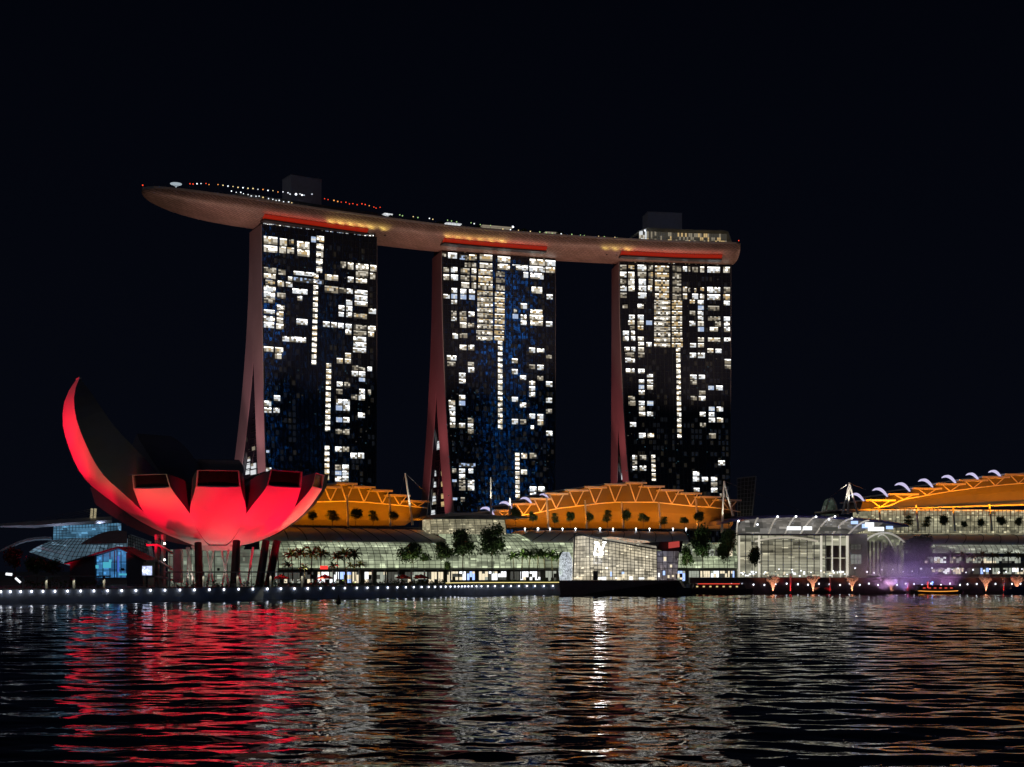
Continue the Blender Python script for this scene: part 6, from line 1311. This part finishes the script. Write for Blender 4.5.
mb = MB(); mb.box(P(324, 567.5, 434), (2.4, .3, 1.1)); mb.build('sign_face', emit('sign_red', (1, .05, .04), 1.2), sg)
mb = MB(); mb.bar(G(324, 434.3, 3.3), P(324, 567.5, 434.3), .15); mb.build('sign_post', DARK, sg)
# ------------------------------------------------------------------ boats, buoy, fountains
def hullmesh(L, w, h, z0=-.3, n=14):
    mb = MB(); rings = []
    for i in range(n+1):
        x = -L/2+L*i/n; f = i/n; k = (1-abs(2*f-1)**3.2)**.6+.02; sh = .35*h*abs(2*f-1)**2
        rings.append([Vector((x, -w/2*k*.7, z0)), Vector((x, -w/2*k, h+sh)), Vector((x, w/2*k, h+sh)), Vector((x, w/2*k*.7, z0))])
    mb.loft(rings); return mb
HULLM = mat('boat_hull', (.05, .03, .03), .35); CAB = mat('boat_cabin', (.07, .05, .05), .5)
def boat(name, label, px, D, L, parts):
    c = G(px, D, 0); t = thing(name, tuple(c), label, 'boat', 'boats on the bay')
    for nm, mb, m in parts:
        for i, v in enumerate(mb.v): mb.v[i] = tuple(Vector(v)+c)
        mb.build(nm, m, t)
    return t
ORG = emit('orange_strip', (1, .38, .06), 1.0, sample=True); REDS = emit('red_strip', (1, .07, .04), 1.1, sample=True)
mbs = []
mbs.append(('hull', hullmesh(18, 4.2, 1.0), HULLM))
mb = MB(); mb.hexa([(-6.5, -1.6, 1), (7, -1.6, 1), (7, 1.6, 1), (-6.5, 1.6, 1)], [(-6, -1.5, 2.9), (5.6, -1.5, 2.7), (5.6, 1.5, 2.7), (-6, 1.5, 2.9)]); mbs.append(('cabin', mb, CAB))
mb = MB(); mb.hexa([(-7.2, -1.9, 2.95), (6.2, -1.9, 2.75), (6.2, 1.9, 2.75), (-7.2, 1.9, 2.95)], [(-7.2, -1.7, 3.15), (6.2, -1.7, 2.95), (6.2, 1.7, 2.95), (-7.2, 1.7, 3.15)]); mbs.append(('roof', mb, mat('boat_roof', (.12, .03, .03), .5)))
mb = MB(); pts = [(-8.0+16.4*i/12, -2.25*(1-abs(2*i/12-1)**3.2)**.6-.08, .85+.3*abs(2*i/12-1)**2) for i in range(13)]; mb.tube(pts, .16, 6); mbs.append(('light_strip', mb, ORG))
for i in range(6): mb = MB(); mb.box((-4.6+1.9*i, -1.62, 2.05), (.9, .1, .5)); mbs.append(('window', mb, emit('boat_window', (1, .12, .08), .5)))
mb = MB(); mb.box((-3.4, -1.75, 3.2), (.35, .3, 2.2)); mbs.append(('red_lantern', mb, REDS))
mb = MB(); mb.ball((-1.6, -1.2, 4.0), .3, 8, 5); mb.tube([(-1.6, -1.2, 3), (-1.6, -1.2, 3.8)], .06, 6); mbs.append(('blue_lamp', mb, emit('blue_lamp_glow', (.15, .3, 1), 5, sample=True)))
boat('river_boat', 'dark river boat with an orange light strip crossing before the purple mist', 936, 492, 18, mbs)
mbs = [('hull', hullmesh(23, 5, 1.5), HULLM)]
mb = MB(); mb.hexa([(-10, -1.8, 1.5), (9, -1.8, 1.5), (9, 1.8, 1.5), (-10, 1.8, 1.5)], [(-9, -1.7, 3.4), (8, -1.7, 3.4), (8, 1.7, 3.4), (-9, 1.7, 3.4)]); mbs.append(('cabin', mb, CAB))
mb = MB(); mb.hexa([(-10.5, -2.1, 3.45), (9.3, -2.1, 3.45), (9.3, 2.1, 3.45), (-10.5, 2.1, 3.45)], [(-10.3, -2, 3.65), (9, -2, 3.65), (9, 2, 3.65), (-10.3, 2, 3.65)]); mbs.append(('roof', mb, CAB))
mb = MB(); mb.tube([(-8, -2.2, 3.55), (6.5, -2.2, 3.55)], .13, 6); mbs.append(('light_strip', mb, REDS))
for i in range(7): mb = MB(); mb.box((-8.2+2.3*i, -1.85, 2.6), (.7, .1, .45)); mbs.append(('window', mb, emit('boat_window_warm', (1, .75, .3), .8)))
boat('moored_boat', 'dark moored boat with a red light line beside the crystal pavilion', 720, 488, 23, mbs)
mbs = [('hull', hullmesh(9, 2.6, .9), HULLM)]; mb = MB(); mb.hexa([(-3, -1, .9), (3, -1, .9), (3, 1, .9), (-3, 1, .9)], [(-2.6, -.9, 2.1), (2.6, -.9, 2.1), (2.6, .9, 2.1), (-2.6, .9, 2.1)]); mbs.append(('cabin', mb, CAB)); boat('small_boat', 'small dark boat lying against the maroon wall between two fountains', 822, 500, 9, mbs)
mbs = [('hull', hullmesh(12, 3, 1.2), mat('blue_hull', (.02, .03, .10), .4))]; mb = MB(); mb.hexa([(-4, -1, 1.2), (4, -1, 1.2), (4, 1, 1.2), (-4, 1, 1.2)], [(-3.6, -.9, 2.4), (3.4, -.9, 2.4), (3.4, .9, 2.4), (-3.6, .9, 2.4)]); mbs.append(('cabin', mb, mat('blue_cabin', (.03, .04, .12), .4))); boat('small_boat', 'dark blue boat by the wall near the right edge of the bay', 1021, 500, 12, mbs)
t = thing('buoy', tuple(G(338.5, 352, 0)), 'small dark conical buoy alone on the water below the palms', 'buoy')
mb = MB(); c = G(338.5, 352, 0); mb.loft([[c+Vector((cos(2*pi*j/12)*r, sin(2*pi*j/12)*r, z)) for j in range(12)] for r, z in ((.55, -.3), (.7, .2), (.6, .45), (.15, 1.5), (.12, 1.7))]); mb.build('body', mat('buoy_paint', (.04, .035, .03), .5), t)
mb = MB(); mb.ball(c+Vector((0, 0, 1.8)), .16, 8, 5); mb.build('top_mark', DARK, t)
def spray(name, col, alpha):
    m = bpy.data.materials.new(name); m.use_nodes = True; n = m.node_tree.nodes; l = m.node_tree.links; n.remove(n['Principled BSDF'])
    d = n.new('ShaderNodeBsdfDiffuse'); d.inputs[0].default_value = (*col, 1); tl = n.new('ShaderNodeBsdfTranslucent'); tl.inputs[0].default_value = (*col, 1); tr = n.new('ShaderNodeBsdfTransparent')
    a = n.new('ShaderNodeMixShader'); l.new(d.outputs[0], a.inputs[1]); l.new(tl.outputs[0], a.inputs[2]); b = n.new('ShaderNodeMixShader'); b.inputs[0].default_value = alpha; l.new(tr.outputs[0], b.inputs[1]); l.new(a.outputs[0], b.inputs[2]); l.new(b.outputs[0], n['Material Output'].inputs[0]); return m
SPRAY = spray('water_spray', (.85, .85, .85), .26)
def fountain(px, ytop, wpx, col, e, label, n=64, D=None):
    D = D or bankD(px)-7; c = G(px, D, 0); t = thing('fountain', tuple(c), label, 'fountain', 'fountains along the maroon wall'); rnd = random.Random(int(px*3)); H = EYE+(HOR-ytop)/FPX*D; R = wpx/2/FPX*D
    mb = MB(); mb.tube([c-Vector((0, 0, .4)), c+Vector((0, 0, .25))], [.6, .5], 10); mb.build('nozzle', DARK, t)
    mb = MB()
    for k in range(n):
        az = 2*pi*k/n+rnd.uniform(-.1, .1); r = R*rnd.uniform(.35, 1.05); h = H*rnd.uniform(.75, 1.05); pts = []
        for q in range(7): f = q/6; pts.append(c+Vector((cos(az)*r*f**1.7, sin(az)*r*f**1.7, .2+h*(1-(1-f)**1.5))))
        mb.tube(pts, [.05+.06*q for q in range(7)] if n > 8 else .22, 5)
    mb.build('jets', SPRAY, t)
    lamp('SPOT', 'fountain_lamp', c+Vector((0, -1.6, .5)), e, col, c+Vector((0, .6, 6)), .25, 110, .5, parent=t)
    return t
OR_ = (1, .36, .18)
for px, lab in ((773, 'first from the left'), (813, 'second from the left'), (852, 'before the concrete block'), (891, 'left of the purple mist'), (986, 'right of the purple mist'), (1016.5, 'rightmost in view')): fountain(px, 577 if px != 891 else 580, 13, OR_, 1700 if px != 891 else 380, 'orange lit funnel fountain along the maroon wall, %s' % lab)
for px, yt, lab in ((790.5, 573, 'tallest, between the first two funnels'), (830, 575, 'faint, before the dark panelled bay'), (907.5, 582, 'beside the river boat'), (1003.5, 578, 'between the two rightmost funnels')): fountain(px, yt, 2.5, (1, .02, .02), 1500 if px == 790.5 else 420, 'thin vertical red jet along the maroon wall, %s' % lab, n=6)
# purple mist over the fountains
MI = bpy.data.materials.new('purple_mist'); MI.use_nodes = True; n_ = MI.node_tree.nodes; l_ = MI.node_tree.links; n_.remove(n_['Principled BSDF'])
pv = n_.new('ShaderNodeVolumePrincipled'); pv.inputs['Color'].default_value = (.85, .8, .9, 1); pv.inputs['Anisotropy'].default_value = .1
tc_ = n_.new('ShaderNodeTexCoord'); gr = n_.new('ShaderNodeTexGradient'); gr.gradient_type = 'SPHERICAL'; l_.new(tc_.outputs['Object'], gr.inputs[0])
no_ = n_.new('ShaderNodeTexNoise'); no_.inputs['Scale'].default_value = 1.8; no_.inputs['Detail'].default_value = 4; l_.new(tc_.outputs['Object'], no_.inputs['Vector'])
m1 = n_.new('ShaderNodeMath'); m1.operation = 'MULTIPLY'; l_.new(gr.outputs[1], m1.inputs[0]); l_.new(no_.outputs[0], m1.inputs[1]); m2 = n_.new('ShaderNodeMath'); m2.operation = 'MULTIPLY'; m2.inputs[1].default_value = .30; l_.new(m1.outputs[0], m2.inputs[0]); l_.new(m2.outputs[0], pv.inputs['Density']); l_.new(pv.outputs[0], n_['Material Output'].inputs['Volume'])
mb = MB(); mb.ball((0, 0, 0), 1.0, 20, 12); o = mb.build('mist', MI); o.location = G(914, 500, 10.5); o.scale = (30, 8, 11.5); struct(o, 'stuff'); o['label'] = 'purple lit fountain mist drifting over the maroon wall'; o['category'] = 'mist'
for px, e, c in ((905, 5200, (.55, .38, 1)), (925, 4200, (.55, .36, .95)), (950, 5500, (.75, .32, .8)), (885, 6000, (.75, .4, .8))):
    p = G(px, 496, .6); t = thing('fountain_spotlight', tuple(G(px, 496, 0)), 'purple spotlight on the water under the drifting mist', 'spotlight', 'purple spotlights under the mist'); mb = MB(); mb.tube([p-Vector((0, 0, .8)), p-Vector((0, 0, .2))], .3, 8); mb.build('housing', FLOODBODY, t); lamp('SPOT', 'mist_lamp', p, e, c, p+Vector((0, 5, 9)), .5, 110, .7, parent=t)
